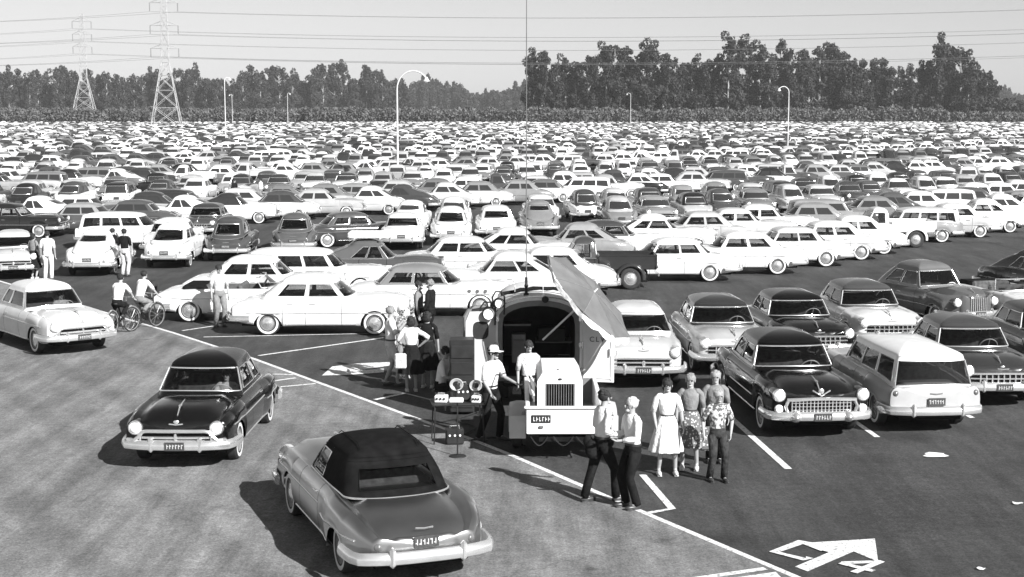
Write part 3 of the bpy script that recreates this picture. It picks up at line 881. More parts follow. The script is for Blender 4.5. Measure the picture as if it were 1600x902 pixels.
    if lod == 0:
        h = MB()   # hood ornament and centre strip
        zc = car.at(xf - .35)[3]; h.tube([(xf - .05, 0, car.at(xf - .05)[3] + .01), (xf - .25, 0, car.at(xf - .25)[3] + .045), (xf - .62, 0, car.at(xf - .62)[3] + .055)], [.010, .016, .005], 6)
        h.ellipsoid((xf - .28, 0, car.at(xf - .28)[3] + .045), (.10, .03, .02), 8, 5)
        add('hood_ornament', h, CHROME)
        for front in (True, False):
            em = MB(); x = car.nose(0, .80, front) if front else car.nose(0, .8, False); sg = 1 if front else -1
            zz = car.at(xf)[2] - .06 if front else .80
            if sname == 'caddy' and front:
                em.tube([(car.nose(.16, .88) + .02, -.17, .95), (car.nose(0, .86) + .03, 0, .85), (car.nose(.16, .88) + .02, .17, .95)], .014, 5)
                em.ellipsoid((car.nose(0, .9) + .02, 0, .93), (.02, .055, .06), 8, 6)
            else:
                em.tube([(car.nose(.12, zz, front) + sg * .012, -.12, zz), (car.nose(0, zz, front) + sg * .02, 0, zz - .01), (car.nose(.12, zz, front) + sg * .012, .12, zz)], .012, 5)
                if front: em.ellipsoid((car.nose(0, zz + .04, front) + sg * .012, 0, zz + .03), (.015, .05, .035), 8, 5)
            add('emblem' if front else 'trunk_handle', em, CHROME)
        # side strips, rocker strip, door handles
        s1 = MB()
        for sg in (1, -1):
            if sname in ('olds', 'oldsconv'):
                for x0, x1, z in ((2.1, -.55, .74), (-.75, -2.2, .64)):
                    s1 = MB(); s1.tube([(x, sg * (car.side(x, z) + .004), z) for x in np.linspace(x0, x1, 12)], .013, 5); add('side_trim', s1, CHROME)
            elif sname == 'caddy':
                s1 = MB(); s1.tube([(x, sg * (car.side(x, .60) + .004), .60) for x in np.linspace(1.2, -.75, 10)], .014, 5); add('side_trim', s1, CHROME)
            else:
                z = .70 if sname in ('hardtop', 'longsedan', 'wagon', 'openconv') else .62
                s1 = MB(); s1.tube([(x, sg * (car.side(x, z) + .004), z) for x in np.linspace(2.0, -1.0 if sname == 'wagon' else -2.0, 14)], .011, 5); add('side_trim', s1, CHROME)
        for sg in (1, -1): s2 = MB(); s2.tube([(x, sg * (car.side(x, .31) + .006), .31) for x in np.linspace(fx - .5, rx + .5, 8)], .014, 5); add('rocker_trim', s2, CHROME)
        dh = MB()
        for xd in st['doors'][1:]:
            for sg in (1, -1):
                y = car.side(xd + .18, .86) + .018
                o = MB(); o.tube([(xd + .10, sg * (y - .02), .865), (xd + .12, sg * y, .865), (xd + .26, sg * y, .865), (xd + .28, sg * (y - .02), .865)], .011, 5)
                add('door_handle', o, CHROME)
        # belt moulding round the cabin
        bm_ = MB(); pts = [car.gp(float(q), .02, -.012) for q in np.linspace(1.0, 3.0, 22)]
        pts = [(x, y, z + .012) for x, y, z in pts]
        if st.get('open'): pass
        else: bm_.tube(pts + [(x, -y, z) for x, y, z in reversed(pts[:-1])], .014 if st.get('soft') else .009, 5); add('belt_moulding', bm_, CHROME)
        # seats, wheel, mirror
        for nm, x in (('front_seat', -.05), ('rear_seat', -1.0)):
            if g_['xr0'] + .5 > x - .1: x = g_['xr0'] + .65
            o = MB(); o.box(x, 0, .82, .16, 1.22, .50, bev=.06); o.box(x + .28, 0, .64, .5, 1.22, .14, bev=.05); add(nm, o, SEAT)
        o = MB(); M = Matrix.Translation((.52, .38, .98)) @ Matrix.Rotation(R(-62), 4, 'Y')
        o.tube([M @ Vector((.20 * math.cos(a), .20 * math.sin(a), 0)) for a in np.linspace(0, 2 * pi, 20)[:-1]], .012, 6, closed=True)
        o.tube([M @ Vector((-.2, 0, 0)), M @ Vector((.2, 0, 0))], .01, 5); add('steering_wheel', o, WHITEWALL)
        o = MB(); o.box(g_['xf1'] - .10, 0, g_['zt'] - .09, .02, .20, .055, bev=.008); o.tube([(g_['xf1'] - .09, 0, g_['zt'] - .06), (g_['xf1'] - .06, 0, g_['zt'] + .02)], .006, 4); add('mirror', o, CHROME)
        if sname == 'caddy':
            for sg in (1, -1):
                o = MB(); M = Matrix.Translation((L2 - .02, sg * .50, .47)) @ LAMPROT
                o.lathe([(.10, -.05), (.115, .02), (.10, .10), (.05, .165), (.001, .185)], 14, M); add('bumper_bullet', o, CHROME)
                o = MB(); M = Matrix.Translation((L2 - .10, sg * .80, .60)) @ LAMPROT
                o.lathe([(.075, -.05), (.085, .03), (.06, .07), (.001, .08)], 14, M); add('parking_light', o, LENS)
        if st.get('soft'):   # stitched seams and rear-window surround of the canvas top
            o = MB()
            for y in (-.42, .42):
                o.tube([(x, y, g_['zt'] + g_['rise'] * (1 - max(abs((x + .31) / .72), abs(y) / .69)**2.6)**.75 + .004) for x in np.linspace(-.9, .3, 9)], .007, 4)
            pts = [car.gp(float(q), .90, -.006) for q in np.linspace(2.15, 3.0, 8)]
            o.tube(pts + [(x, -y, z) for x, y, z in reversed(pts[:-1])], .007, 4); add('top_seam', o, SOFTTOP)
    return out

PCACHE = {}
def make_car(sname, lod, x, y, heading, body=.5, roof=None, label='', name='parked_car', cat='car', group=None):
    if (sname, lod) not in PCACHE: PCACHE[(sname, lod)] = build_parts(sname, lod)
    parts = PCACHE[(sname, lod)]
    root = thing(name, (x, y, 0), R(heading), label, cat, group)
    roof = body if roof is None else roof
    objs = []
    for nm, par, me, role, M in parts:
        o = put(nm, me, root if par is None else objs[par], matrix=M, color=body if role == 'body' else roof if role == 'roof' else None)
        objs.append(o)
    return root, objs

# pickup: the car front with a separate open bed and round rear fenders
style('pickup', 'forties', L=5.0, W=1.86, wr=.38, ar=.42, az=.36, ww=False, fx=1.50, rx=-1.55, rr=0, tb=.01, pickup=True, doors=(.62, -.30), dip=.10,
      body=[(-.42, .88, .34, 1.06, 1.10), (0, .89, .34, 1.07, 1.12), (.6, .89, .34, 1.07, 1.16), (1.2, .90, .34, 1.05, 1.16), (1.9, .86, .36, 1.0, 1.12), (2.38, .66, .44, .94, 1.0)],
      bul=[(1.5, .75, .08)],
      gh=G(-.42, .80, .80, -.34, .40, .66, 1.62, .13, [('windshield', 0.0, .88, .10, .92), (SW, 1.06, 1.85, .10, .90), ('rear_window', 2.4, 3.0, .25, .85)], cf0=.12, cf1=.06, cr0=.10, cr1=.08))
def pickup_bed(sname, lod):
    out = []; I = Matrix.Identity(4)
    mb = MB()
    for sg in (1, -1):
        mb.box(-1.45, sg * .74, .93, 1.98, .05, .46)
        mb.tube([(-2.44, sg * .755, 1.17), (-.46, sg * .755, 1.17)], .028, 6)
        mb.box(-2.42, sg * .74, .93, .06, .08, .48, bev=.01)
    mb.box(-.47, 0, .93, .04, 1.46, .46); mb.box(-1.45, 0, .70, 1.98, 1.46, .05)
    out.append(('bed', mb.mesh('pickup_bed', PAINT, True, 35), 'body'))
    mb = MB(); mb.box(-2.45, 0, .93, .045, 1.40, .44, bev=.012); mb.tube([(-2.46, -.70, 1.17), (-2.46, .70, 1.17)], .025, 6)
    out.append(('tailgate', mb.mesh('pickup_tailgate', PAINT, True, 35), 'body'))
    for sg in (1, -1):
        mb = MB(); vs = []; n = 15
        for i in range(n):
            a = R(-8) + R(196) * i / (n - 1)
            for y, r in ((.755, .52), (.84, .53), (.91, .50), (.935, .445), (.93, .41)):
                e = 1.0 + .18 * max(0, math.cos(a))**2 * (1 if math.cos(a) < 0 else .3)
                vs.append((-1.55 + r * e * math.cos(a), sg * y, .40 + r * math.sin(a)))
        mb.add(vs, [(i * 5 + j, i * 5 + j + 1, (i + 1) * 5 + j + 1, (i + 1) * 5 + j) for i in range(n - 1) for j in range(4)])
        out.append(('rear_fender', mb.mesh('pickup_fender', PAINT, True, 50), 'body'))
    return out
_bp = build_parts
def build_parts(sname, lod):
    out = _bp(sname, lod)
    if ST[sname].get('pickup'):
        drop = ('taillight', 'license_plate', 'trunk_handle', 'rear_seat', 'rear_bumper', 'rocker_trim', 'side_trim')
        keep = [i for i, p in enumerate(out) if p[0] not in drop]
        idx = {o: n for n, o in enumerate(keep)}
        out = [(out[i][0], None if out[i][1] is None else idx[out[i][1]], out[i][2], out[i][3], out[i][4]) for i in keep]
        I = Matrix.Identity(4)
        for nm, me, role in pickup_bed(sname, lod): out.append((nm, None, me, role, I))
        mb = MB(); mb.box(-2.52, 0, .50, .05, 1.5, .13, bev=.02); out.append(('rear_bumper', None, mb.mesh('pb', CHROME, True, 35), None, I))
        mb = MB(); mb.lathe([(.05, -.03), (.05, .02), (.001, .04)], 8, Matrix.Translation((-2.47, .80, .78)) @ Matrix.Rotation(-pi / 2, 4, 'Y')); out.append(('taillight', None, mb.mesh('pt', REDLENS, True, 35), None, I))
    return out

# ------------------------------------------------------------------ people
SKIN = mat('skin', 0.34, 0.55, setup=mottled(0.28, 0.38, 8))
SKIND = mat('tanned_skin', 0.3, 0.55, setup=mottled(0.25, 0.34, 8))
def cloth(lo, hi, scale=12):
    return mat('cloth_%g_%g_%g' % (lo, hi, scale), lo, 0.9, spec=0.1, setup=mottled(lo, hi, 9, 0.8, 0.04))
def print_setup(nt, b):
    v = coords(nt, 'Object'); vo = N(nt, 'ShaderNodeTexVoronoi'); vo.inputs['Scale'].default_value = 22
    nt.links.new(v, vo.inputs['Vector']); nt.links.new(ramp(nt, vo.outputs['Distance'], [(0.25, 0.55), (0.42, 0.12)]), b.inputs['Base Color'])
PRINT = mat('flowered_cotton', 0.3, 0.9, setup=print_setup)
def plaid_setup(nt, b):
    v = coords(nt, 'Object'); n1 = noise(nt, v, 16, 2)
    nt.links.new(ramp(nt, n1, [(0.44, 0.08), (0.54, 0.55)]), b.inputs['Base Color'])
BLOTCH = mat('blotched_shirt_cloth', 0.3, 0.9, setup=plaid_setup)
WHITEC = cloth(0.68, 0.8); DARKC = cloth(0.008, 0.016); GREYC = cloth(0.16, 0.24); PALEC = cloth(0.45, 0.6); DENIM = cloth(0.02, 0.06)
SHOE = mat('shoe_leather', 0.03, 0.4, setup=mottled(0.02, 0.05, 10))
HAIRD = mat('dark_hair', 0.02, 0.7, spec=0.2, setup=mottled(0.012, 0.04, 30)); HAIRG = mat('grey_hair', 0.3, 0.7, setup=mottled(0.12, 0.28, 30)); HAIRW = mat('white_hair', 0.5, 0.7, setup=mottled(0.36, 0.6, 30)); HAIRB = mat('fair_hair', 0.25, 0.7, setup=mottled(0.15, 0.36, 30))
EYE = mat('eye', 0.03, 0.3, setup=mottled(0.02, 0.05, 10))

def skin_mesh(name, V, E, Rd, m, root=0, sub=1):
    me = bpy.data.meshes.new(name + '_base'); me.from_pydata([tuple(v) for v in V], E, []); 
    o = bpy.data.objects.new('tmp', me); C.objects.link(o)
    md = o.modifiers.new('s', 'SKIN'); md.branch_smoothing = 0.6; md.use_smooth_shade = True
    sv = me.skin_vertices[0].data
    for i, r in enumerate(Rd):
        sv[i].radius = r if isinstance(r, tuple) else (r, r)
        sv[i].use_root = (i == root)
    if sub:
        s2 = o.modifiers.new('u', 'SUBSURF'); s2.levels = sub; s2.render_levels = sub
    dg = bpy.context.evaluated_depsgraph_get(); dg.update()
    ev = o.evaluated_get(dg); new = bpy.data.meshes.new_from_object(ev); new.name = name
    bpy.data.objects.remove(o)
    new.materials.clear(); new.materials.append(m)
    new.polygons.foreach_set('use_smooth', [True] * len(new.polygons))
    return new

def loft(mb, rings, n=18, mi=0, wav=0.0, nf=9, cap=True):
    """rings: (cx, cy, z, rx, ry)"""
    vs = []
    for k, (cx, cy, z, rx, ry) in enumerate(rings):
        f = k / max(1, len(rings) - 1)
        for i in range(n):
            a = 2 * pi * i / n; w = 1 + wav * f * math.sin(nf * a + k * .2)
            vs.append((cx + rx * w * math.cos(a), cy + ry * w * math.sin(a), z))
    fs = []
    for k in range(len(rings) - 1):
        for i in range(n):
            j = (i + 1) % n; fs.append((k * n + i, k * n + j, (k + 1) * n + j, (k + 1) * n + i))
    if cap: fs.append(tuple(reversed(range(n)))); fs.append(tuple((len(rings) - 1) * n + i for i in range(n)))
    mb.add(vs, fs, mi)

def person(loc, heading, H, label, top=None, bottom=None, dress=None, hair=HAIRD, hairlen=0, hat=None, skin=SKIN, feet=None, knees=None,
           arms=None, lean=0.0, hip=0.93, longsleeve=False, shorts=False, jacket=None, tie=False, seated=False, group=None, detail=True, look=0.0, tallhip=None, belt=False, hips=0.0):
    V3 = Vector
    k = H / 1.75
    root = thing('person', (loc[0], loc[1], loc[2] if len(loc) > 2 else 0), R(heading), label, 'person', group)
    root.scale = (k, k, k)
    dz = hip - 0.93; lx = lean
    pel = V3((hips, 0, .95 + dz)); wst = V3((hips + lx * .3, 0, 1.08 + dz)); chs = V3((hips + lx * .75, 0, 1.30 + dz)); nb = V3((hips + lx, 0, 1.47 + dz)); nk = V3((hips + lx * 1.05 + .01, 0, 1.54 + dz)); hc = V3((hips + lx * 1.1 + .025, 0, 1.62 + dz)); ht = V3((hips + lx * 1.1 + .015, 0, 1.69 + dz))
    if feet is None: feet = [(0.0, .11), (0.0, -.11)]
    feet = [V3((f[0], f[1], f[2] if len(f) > 2 else 0)) for f in feet]
    hipj = [pel + V3((0, .095, -.03)), pel + V3((0, -.095, -.03))]
    ank = [f + V3((-.02, 0, .085)) for f in feet]
    if knees is None:
        knees = []
        for h_, a_ in zip(hipj, ank):
            mid = (h_ + a_) / 2; d = (h_ - a_).length; bend = math.sqrt(max(0, .435**2 - (d / 2)**2)); knees.append(mid + V3((min(bend, .4) * 1.0, 0, 0)) + V3((.01, 0, 0)))
    else: knees = [V3(q) for q in knees]
    sh = [chs + V3((lx * .2, .185, .12)), chs + V3((lx * .2, -.185, .12))]
    if arms is None: arms = [((.0, .05, -.29), (.06, .06, -.53)), ((.0, -.05, -.29), (.06, -.06, -.53))]
    el = [sh[i] + V3(arms[i][0]) for i in (0, 1)]; wr = [sh[i] + V3(arms[i][1]) for i in (0, 1)]
    # body: one continuous skinned surface
    V = [pel, wst, chs, nb, nk, hc, ht]; Rd = [.105, .10, .115, .060, .052, .083, .070]
    E = [(0, 1), (1, 2), (2, 3), (3, 4), (4, 5), (5, 6)]
    def add(p, r, par): V.append(V3(p)); Rd.append(r); E.append((par, len(V) - 1)); return len(V) - 1
    for i in (0, 1):
        h_ = add(hipj[i], .088, 0); kn = add(knees[i], .055, h_); an = add(ank[i], .038, kn); tt = add(feet[i] + V3((.10, 0, .035)), .034, an); add(feet[i] + V3((.17, 0, .028)), .026, tt)
        s_ = add(sh[i], .052, 2); e_ = add(el[i], .040, s_); w_ = add(wr[i], .027, e_)
        d = (wr[i] - el[i]).normalized(); side = V3((0, 0, 1)).cross(d)
        side = side.normalized() if side.length > .1 else V3((1, 0, 0))
        side = V3((1, 0, 0)) if abs(d.z) > .8 else side
        pm = add(wr[i] + d * .06, .030, w_)
        if detail:
            nrm = d.cross(side).normalized()
            for q, ln in ((-.027, .062), (-.009, .078), (.009, .072), (.026, .055)):
                f1 = add(wr[i] + d * .098 + side * q, .0095, pm); f2 = add(wr[i] + d * (.098 + ln * .55) + side * q * 1.1 + nrm * .012, .0085, f1); add(wr[i] + d * (.098 + ln) + side * q * 1.1 + nrm * .034, .007, f2)
            t1 = add(wr[i] + d * .055 - side * .042, .011, pm); add(wr[i] + d * .095 - side * .058 + nrm * .012, .009, t1)
        else: add(wr[i] + d * .13, .02, pm)
    me = skin_mesh('person_body', V, E, Rd, skin)
    body = put('body', me, root)
    hd = MB()
    hd.ellipsoid((hc.x + .095, 0, hc.z - .005), (.018, .012, .022), 6, 5)
    for sg in (1, -1): hd.ellipsoid((hc.x, sg * .083, hc.z), (.016, .010, .03), 6, 5)
    hd.ellipsoid((hc.x + .055, 0, hc.z - .075), (.04, .038, .028), 8, 5)
    hd.build('face_features', skin, body, angle=None)
    ey = MB()
    for sg in (1, -1): ey.ellipsoid((hc.x + .076, sg * .033, hc.z + .016), (.014, .019, .013), 6, 4)
    ey.ellipsoid((hc.x + .082, 0, hc.z - .048), (.010, .026, .008), 6, 4); ey.build('eyes_and_mouth', EYE, body, angle=None)
    # hair
    hb = MB(); M = Matrix.Rotation(R(-14), 4, 'Y')
    hv = random.Random(len(label)); hb.ellipsoid((hc.x - .026, 0, hc.z + .036), (.101, .097, .092), 16, 10, M=M)
    for q in range(16): aa = hv.uniform(0, 6.28); el_ = hv.uniform(.2, 1.5); hb.ellipsoid((hc.x - .035 + .075 * math.cos(aa) * math.cos(el_), .078 * math.sin(aa) * math.cos(el_), hc.z + .045 + .075 * math.sin(el_)), (.034, .032, .026), 7, 5)
    if hairlen: hb.ellipsoid((hc.x - .055, 0, hc.z - .02), (.065, .10, .10), 12, 8)
    hb.build('hair', hair, root, angle=None)
    if hat is not None:
        hm, brim = hat; h2 = MB()
        h2.lathe([(.001, .155), (.06, .15), (.088, .12), (.098, .07), (.099, .05), (.10 + brim, .042), (.10 + brim, .05)], 18, Matrix.Translation((hc.x - .005, 0, hc.z)))
        if brim < .02: h2.box(hc.x + .13, 0, hc.z + .05, .11, .13, .012, bev=.004)
        h2.build('hat', hm, root, angle=40)
    # clothes
    def sleeve(mb, i, full, r0=.064, r1=.052):
        io = -1 if i == 0 else 1
        pts = [sh[i] + V3((0, io * .12, .035)), sh[i] + V3((0, io * .05, .012)), sh[i] + V3((0, io * -.002, -.035)), (sh[i] * .45 + el[i] * .55), el[i] * .98 + sh[i] * .02]; rs = [.035, .058, r0, r0 * .93, r1]
        if full: pts.append(el[i].lerp(wr[i], .5)); rs.append(r1 * .9); pts.append(wr[i]); rs.append(.038)
        mb.tube(pts, rs, 10)
    tb = dress if dress is not None else top
    if tb is not None:
        mb = MB()
        low = .90 if bottom is not None or seated else .98
        P = lambda z: hips + lx * max(0, (z - dz - .95) / .52)
        rings = [(P(z + dz), 0, z + dz, rx, ry) for z, rx, ry in ((.93, .118, .158), (1.0, .112, .150), (1.08, .108, .142), (1.20, .118, .158), (1.32, .122, .178), (1.40, .108, .175), (1.455, .082, .125), (1.49, .062, .07))]
        if dress is not None: rings = [(a, b, c, d * .94, e * (.80 if c < 1.15 + dz else .92)) for a, b, c, d, e in rings[1:]]
        loft(mb, rings, 18)
        for i in (0, 1): sleeve(mb, i, longsleeve, *((.062, .052) if dress is None else (.056, .054)))
        mb.build('blouse' if dress is not None else ('jacket' if jacket else 'shirt'), tb, root, angle=None)
    if tie:
        mb = MB(); mb.add([(P(1.45 + dz) + .085, -.02, 1.46 + dz), (P(1.45 + dz) + .085, .02, 1.46 + dz), (P(1.1 + dz) + .135, .035, 1.12 + dz), (P(1.1 + dz) + .135, -.035, 1.12 + dz), (P(1.1) + .135, 0, 1.06 + dz)], [(0, 1, 2, 3), (3, 2, 4)]); mb.build('necktie', DARKC, root, angle=None)
    if bottom is not None and dress is None:
        mb = MB()
        loft(mb, [(hips, 0, .84 + dz, .10, .15), (hips, 0, .90 + dz, .122, .166), (hips, 0, .97 + dz, .118, .158), (hips, 0, 1.03 + dz, .113, .150)], 18)
        for i in (0, 1):
            a = hipj[i] + V3((0, 0, -.02)); kk = knees[i]; nn = ank[i] + V3((0, 0, .0))
            pts = [a, a.lerp(kk, .5), kk]; rs = [.098, .090, .072]
            if not shorts: pts += [kk.lerp(nn, .5), nn + V3((.005, 0, -.02))]; rs += [.068, .066]
            mb.tube(pts, rs, 12)
        mb.build('trousers' if not shorts else 'shorts', bottom, root, angle=None)
        if belt: mb = MB(); loft(mb, [(hips, 0, 1.0 + dz, .121, .160), (hips, 0, 1.035 + dz, .121, .160)], 18, cap=False); mb.build('belt', SHOE, root, angle=None)
    if dress is not None:
        mb = MB(); wv = .10
        loft(mb, [(hips, 0, 1.09 + dz, .105, .125), (hips, 0, 1.0 + dz, .14, .17), (hips, 0, .85, .18, .21), (hips, 0, .70, .215, .25), (hips, 0, .55, .25, .285), (hips, 0, .44, .27, .305)], 48, wav=wv, nf=11, cap=False)
        mb.build('skirt', bottom or dress, root, angle=None)
        mb = MB(); loft(mb, [(hips, 0, 1.06 + dz, .112, .132), (hips, 0, 1.105 + dz, .110, .130)], 18, cap=False); mb.build('belt', SHOE, root, angle=None)
    for i in (0, 1):
        mb = MB(); f = feet[i]
        mb.ellipsoid((f.x + .055, f.y, f.z + .035), (.145, .048, .045), 12, 6); mb.box(f.x + .05, f.y, f.z + .010, .25, .08, .018, bev=.006)
        mb.build('shoe', SHOE if dress is None else PALEC, root, angle=50)
    return root, dict(el=el, wr=wr, hc=hc, k=k)

def hang(root, name, mb, m, label=None): return mb.build(name, m, root, angle=40)

# ------------------------------------------------------------------ trees
def leaf_setup(lo, hi):
    def f(nt, b):
        v = coords(nt, 'Object'); n1 = noise(nt, v, 0.35, 4)
        nt.links.new(ramp(nt, n1, [(0.3, lo), (0.7, hi)]), b.inputs['Base Color'])
    return f
LEAF = mat('eucalyptus_leaf', 0.08, 0.7, spec=0.25, setup=leaf_setup(0.018, 0.06))
LEAF2 = mat('orchard_leaf', 0.08, 0.7, setup=leaf_setup(0.05, 0.14))
def quads(pos, size, rng, flat=0.0):
    """many small leaf-sprig quads at pos (N,3)"""
    n = len(pos)
    d = rng.normal(size=(n, 3)); d /= np.linalg.norm(d, axis=1)[:, None]
    e = rng.normal(size=(n, 3)); e -= (e * d).sum(1)[:, None] * d; e /= np.linalg.norm(e, axis=1)[:, None]
    s = (size * rng.uniform(.6, 1.3, n))[:, None]
    a, b = d * s, e * s * rng.uniform(.35, .7, n)[:, None]
    v = np.stack([pos - a, pos - b, pos + a, pos + b], 1).reshape(-1, 3)
    return v
def np_mesh(name, v, f, m, mi=None):
    me = bpy.data.meshes.new(name); v = np.asarray(v, np.float32); f = np.asarray(f, np.int32)
    me.vertices.add(len(v)); me.vertices.foreach_set('co', v.ravel())
    me.loops.add(f.size); me.loops.foreach_set('vertex_index', f.ravel())
    me.polygons.add(len(f)); me.polygons.foreach_set('loop_start', np.arange(0, f.size, f.shape[1], dtype=np.int32))
    for q in (m if isinstance(m, (list, tuple)) else [m]): me.materials.append(q)
    me.update(calc_edges=True); return me
def quad_mesh(name, v, m):
    return np_mesh(name, v, np.arange(len(v)).reshape(-1, 4), m)
def tree_meshes(seed, H=30.0, w=4.6, low=.12, dens=46, size=.62):
    rng = np.random.default_rng(seed); rr = random.Random(seed)
    tb = MB(); bend = rr.uniform(-1, 1) * 1.6
    tp = lambda t: Vector((bend * t * t, math.sin(t * 3 + seed) * .5 * t, H * .93 * t))
    tb.tube([tp(t) for t in np.linspace(0, 1, 8)], [.55 * (1 - .85 * t) + .03 for t in np.linspace(0, 1, 8)], 7)
    pos = []
    nc = rr.randint(27, 36)
    for c in range(nc):
        t = low + (1 - low) * ((c + rr.random()) / nc)
        prof = w * (0.55 + .6 * math.sin(pi * min(1, (t - low) / (1.02 - low) * .9 + .12))) * rr.uniform(.55, 1.1)
        a = rr.uniform(0, 2 * pi); base = tp(max(.05, t - .10)); rad = prof * rr.uniform(.3, .95)
        cen = tp(t) + Vector((math.cos(a) * rad, math.sin(a) * rad, rr.uniform(-.5, 1.2)))
        tb.tube([base, base.lerp(cen, .5) + Vector((0, 0, -.3)), cen], [.16, .09, .03], 5)
        for q in range(rr.randint(1, 3)):
            cc = cen + Vector((rr.gauss(0, 1), rr.gauss(0, 1), rr.gauss(0, .9)))
            r = rr.uniform(.9, 1.9); m = int(dens * r)
            p = rng.normal(size=(m, 3)); p /= np.linalg.norm(p, axis=1)[:, None]; p *= (rng.uniform(.35, 1, m)**.5)[:, None]
            p *= np.array([r, r, r * 1.15]); p += np.array(cc); pos.append(p)
    v = quads(np.concatenate(pos), size, rng)
    return tb.mesh('eucalyptus_trunk', BARK, True, 40), quad_mesh('eucalyptus_crown', v, LEAF)
TREES = [tree_meshes(s, w=(4.4, 5.2, 3.8, 5.6, 4.0, 4.8, 5.0, 3.6)[s]) for s in range(8)]
rt = random.Random(5)
ORD = ['first', 'second', 'third', 'fourth', 'fifth', 'sixth', 'seventh', 'eighth', 'ninth', 'tenth', 'eleventh', 'twelfth', 'thirteenth', 'fourteenth', 'fifteenth',
       'sixteenth', 'seventeenth', 'eighteenth', 'nineteenth', 'twentieth'] + ['twenty-' + s for s in ('first', 'second', 'third', 'fourth', 'fifth', 'sixth', 'seventh', 'eighth', 'ninth')] + ['thirtieth'] + ['thirty-' + s for s in ('first', 'second', 'third', 'fourth', 'fifth', 'sixth', 'seventh', 'eighth', 'ninth')] + ['fortieth'] + ['forty-' + s for s in ('first', 'second', 'third', 'fourth', 'fifth', 'sixth', 'seventh', 'eighth', 'ninth')] + ['fiftieth'] + ['fifty-' + s for s in ('first', 'second', 'third', 'fourth', 'fifth', 'sixth', 'seventh', 'eighth', 'ninth')] + ['sixtieth']
def plant_tree(u, vtop, Y, label, group, wide=1.0):
    x = (u - 800) / FPX * Y; h = CAMH + (170 - vtop) * Y / FPX
    r = thing('eucalyptus_tree', (x, Y, 0), rt.uniform(0, 6.28), label, 'tree', group)
    tm, cm = TREES[rt.randrange(8)]; s = h / 30.5
    r.scale = (s * wide * rt.uniform(.85, 1.1), s * wide * rt.uniform(.85, 1.1), s)
    put('trunk', tm, r); put('crown', cm, r)
RT = [(832, 78), (846, 74), (868, 90), (882, 88), (900, 91), (918, 82), (930, 78), (945, 70), (960, 64), (975, 68), (990, 92), (1003, 64), (1018, 68), (1034, 78), (1052, 88), (1066, 92), (1080, 88), (1096, 92), (1108, 88), (1122, 78), (1134, 56), (1150, 60),
      (1166, 62), (1184, 68), (1200, 86), (1216, 60), (1230, 74), (1246, 72), (1260, 92), (1276, 68), (1292, 60), (1308, 76), (1324, 84), (1342, 88), (1358, 86), (1374, 86), (1390, 100), (1406, 106), (1420, 102), (1434, 96), (1448, 88), (1462, 55), (1476, 72), (1494, 66), (1506, 96), (1520, 98), (1534, 104), (1546, 120)]
for i, (u, v) in enumerate(RT):
    tall = 'tall' if v < 76 else 'lower' if v > 95 else 'mid-height'
    plant_tree(u, v + 3, 600 + rt.uniform(-8, 8), '%s dark eucalyptus, %s from the left in the windbreak right of the antenna' % (tall, ORD[i]), 'eucalyptus trees of the dark windbreak', 1.0)
LT = [(6, 108), (20, 104), (36, 104), (52, 108), (66, 105), (80, 110), (94, 102), (106, 98), (122, 106), (146, 104), (160, 112), (172, 108), (188, 112), (200, 116), (214, 114), (228, 112), (240, 106), (252, 104), (272, 110), (288, 102), (298, 104), (312, 100), (326, 118), (342, 120), (352, 118), (366, 124),
      (384, 112), (396, 98), (410, 106), (430, 100), (440, 98), (460, 108), (480, 126), (494, 104), (508, 96), (524, 94), (536, 97), (556, 120), (574, 97), (588, 104), (600, 112)]
for i, (u, v) in enumerate(LT):
    plant_tree(u, v + 2, 1000 + rt.uniform(-12, 12), 'hazy eucalyptus of the distant left treeline, %s tree from the left edge' % ORD[i], 'eucalyptus trees of the hazy left treeline', .95)
# masses that read as one: the lower growth under the left treeline, the far woods, the orchard hedge
def mass(name, x0, x1, Y, depth, hfun, per, size, seed, m, label, kind='stuff'):
    rng = np.random.default_rng(seed); pos = []
    x = x0
    while x < x1:
        w = rng.uniform(3.2, 5.6); h = hfun(x) * rng.uniform(.82, 1.12); y = Y + rng.uniform(0, depth)
        n = int(per * h); p = rng.normal(size=(n, 3)); p /= np.linalg.norm(p, axis=1)[:, None]; p *= (rng.uniform(.5, 1, n)**.4)[:, None]
        p *= np.array([w * .75, w * .6, h * .52]); p += np.array([x, y, h * .5]); p[:, 2] = np.abs(p[:, 2]); pos.append(p)
        x += w * rng.uniform(.28, .5)
    v = quads(np.concatenate(pos), size, rng)
    return put(name, quad_mesh(name, v, m), None, kind=kind, label=label, cat='trees')
mass('orchard_foliage', -245, 200, 572, 8, lambda x: 6.3 if x < 170 else 5, 62, .55, 1, LEAF2, 'long clipped band of orange orchard foliage beyond the last parked cars')
mass('treeline_foliage', -372, -72, 1012, 16, lambda x: 24, 26, 1.0, 2, LEAF, 'dark lower growth filling the foot of the hazy left treeline')
mass('windbreak_foliage', 8, 196, 607, 10, lambda x: 18 + 3 * math.sin(x * .11), 40, .75, 3, LEAF, 'dark undergrowth at the foot of the right windbreak')
mass('distant_woods', -200, 60, 1400, 40, lambda x: 27 + 6 * math.sin(x * .06) + 3 * math.sin(x * .21), 22, 1.3, 4, LEAF, 'pale far woods between the two eucalyptus windbreaks')
mass('distant_woods', 400, 560, 1400, 40, lambda x: 24 + 6 * math.sin(x * .06), 22, 1.3, 6, LEAF, 'pale far woods at the right edge beyond the windbreak')
mass('edge_foliage', 186, 225, 590, 10, lambda x: 9.5, 30, .7, 7, LEAF, 'bushy growth right of the last dark eucalyptus')

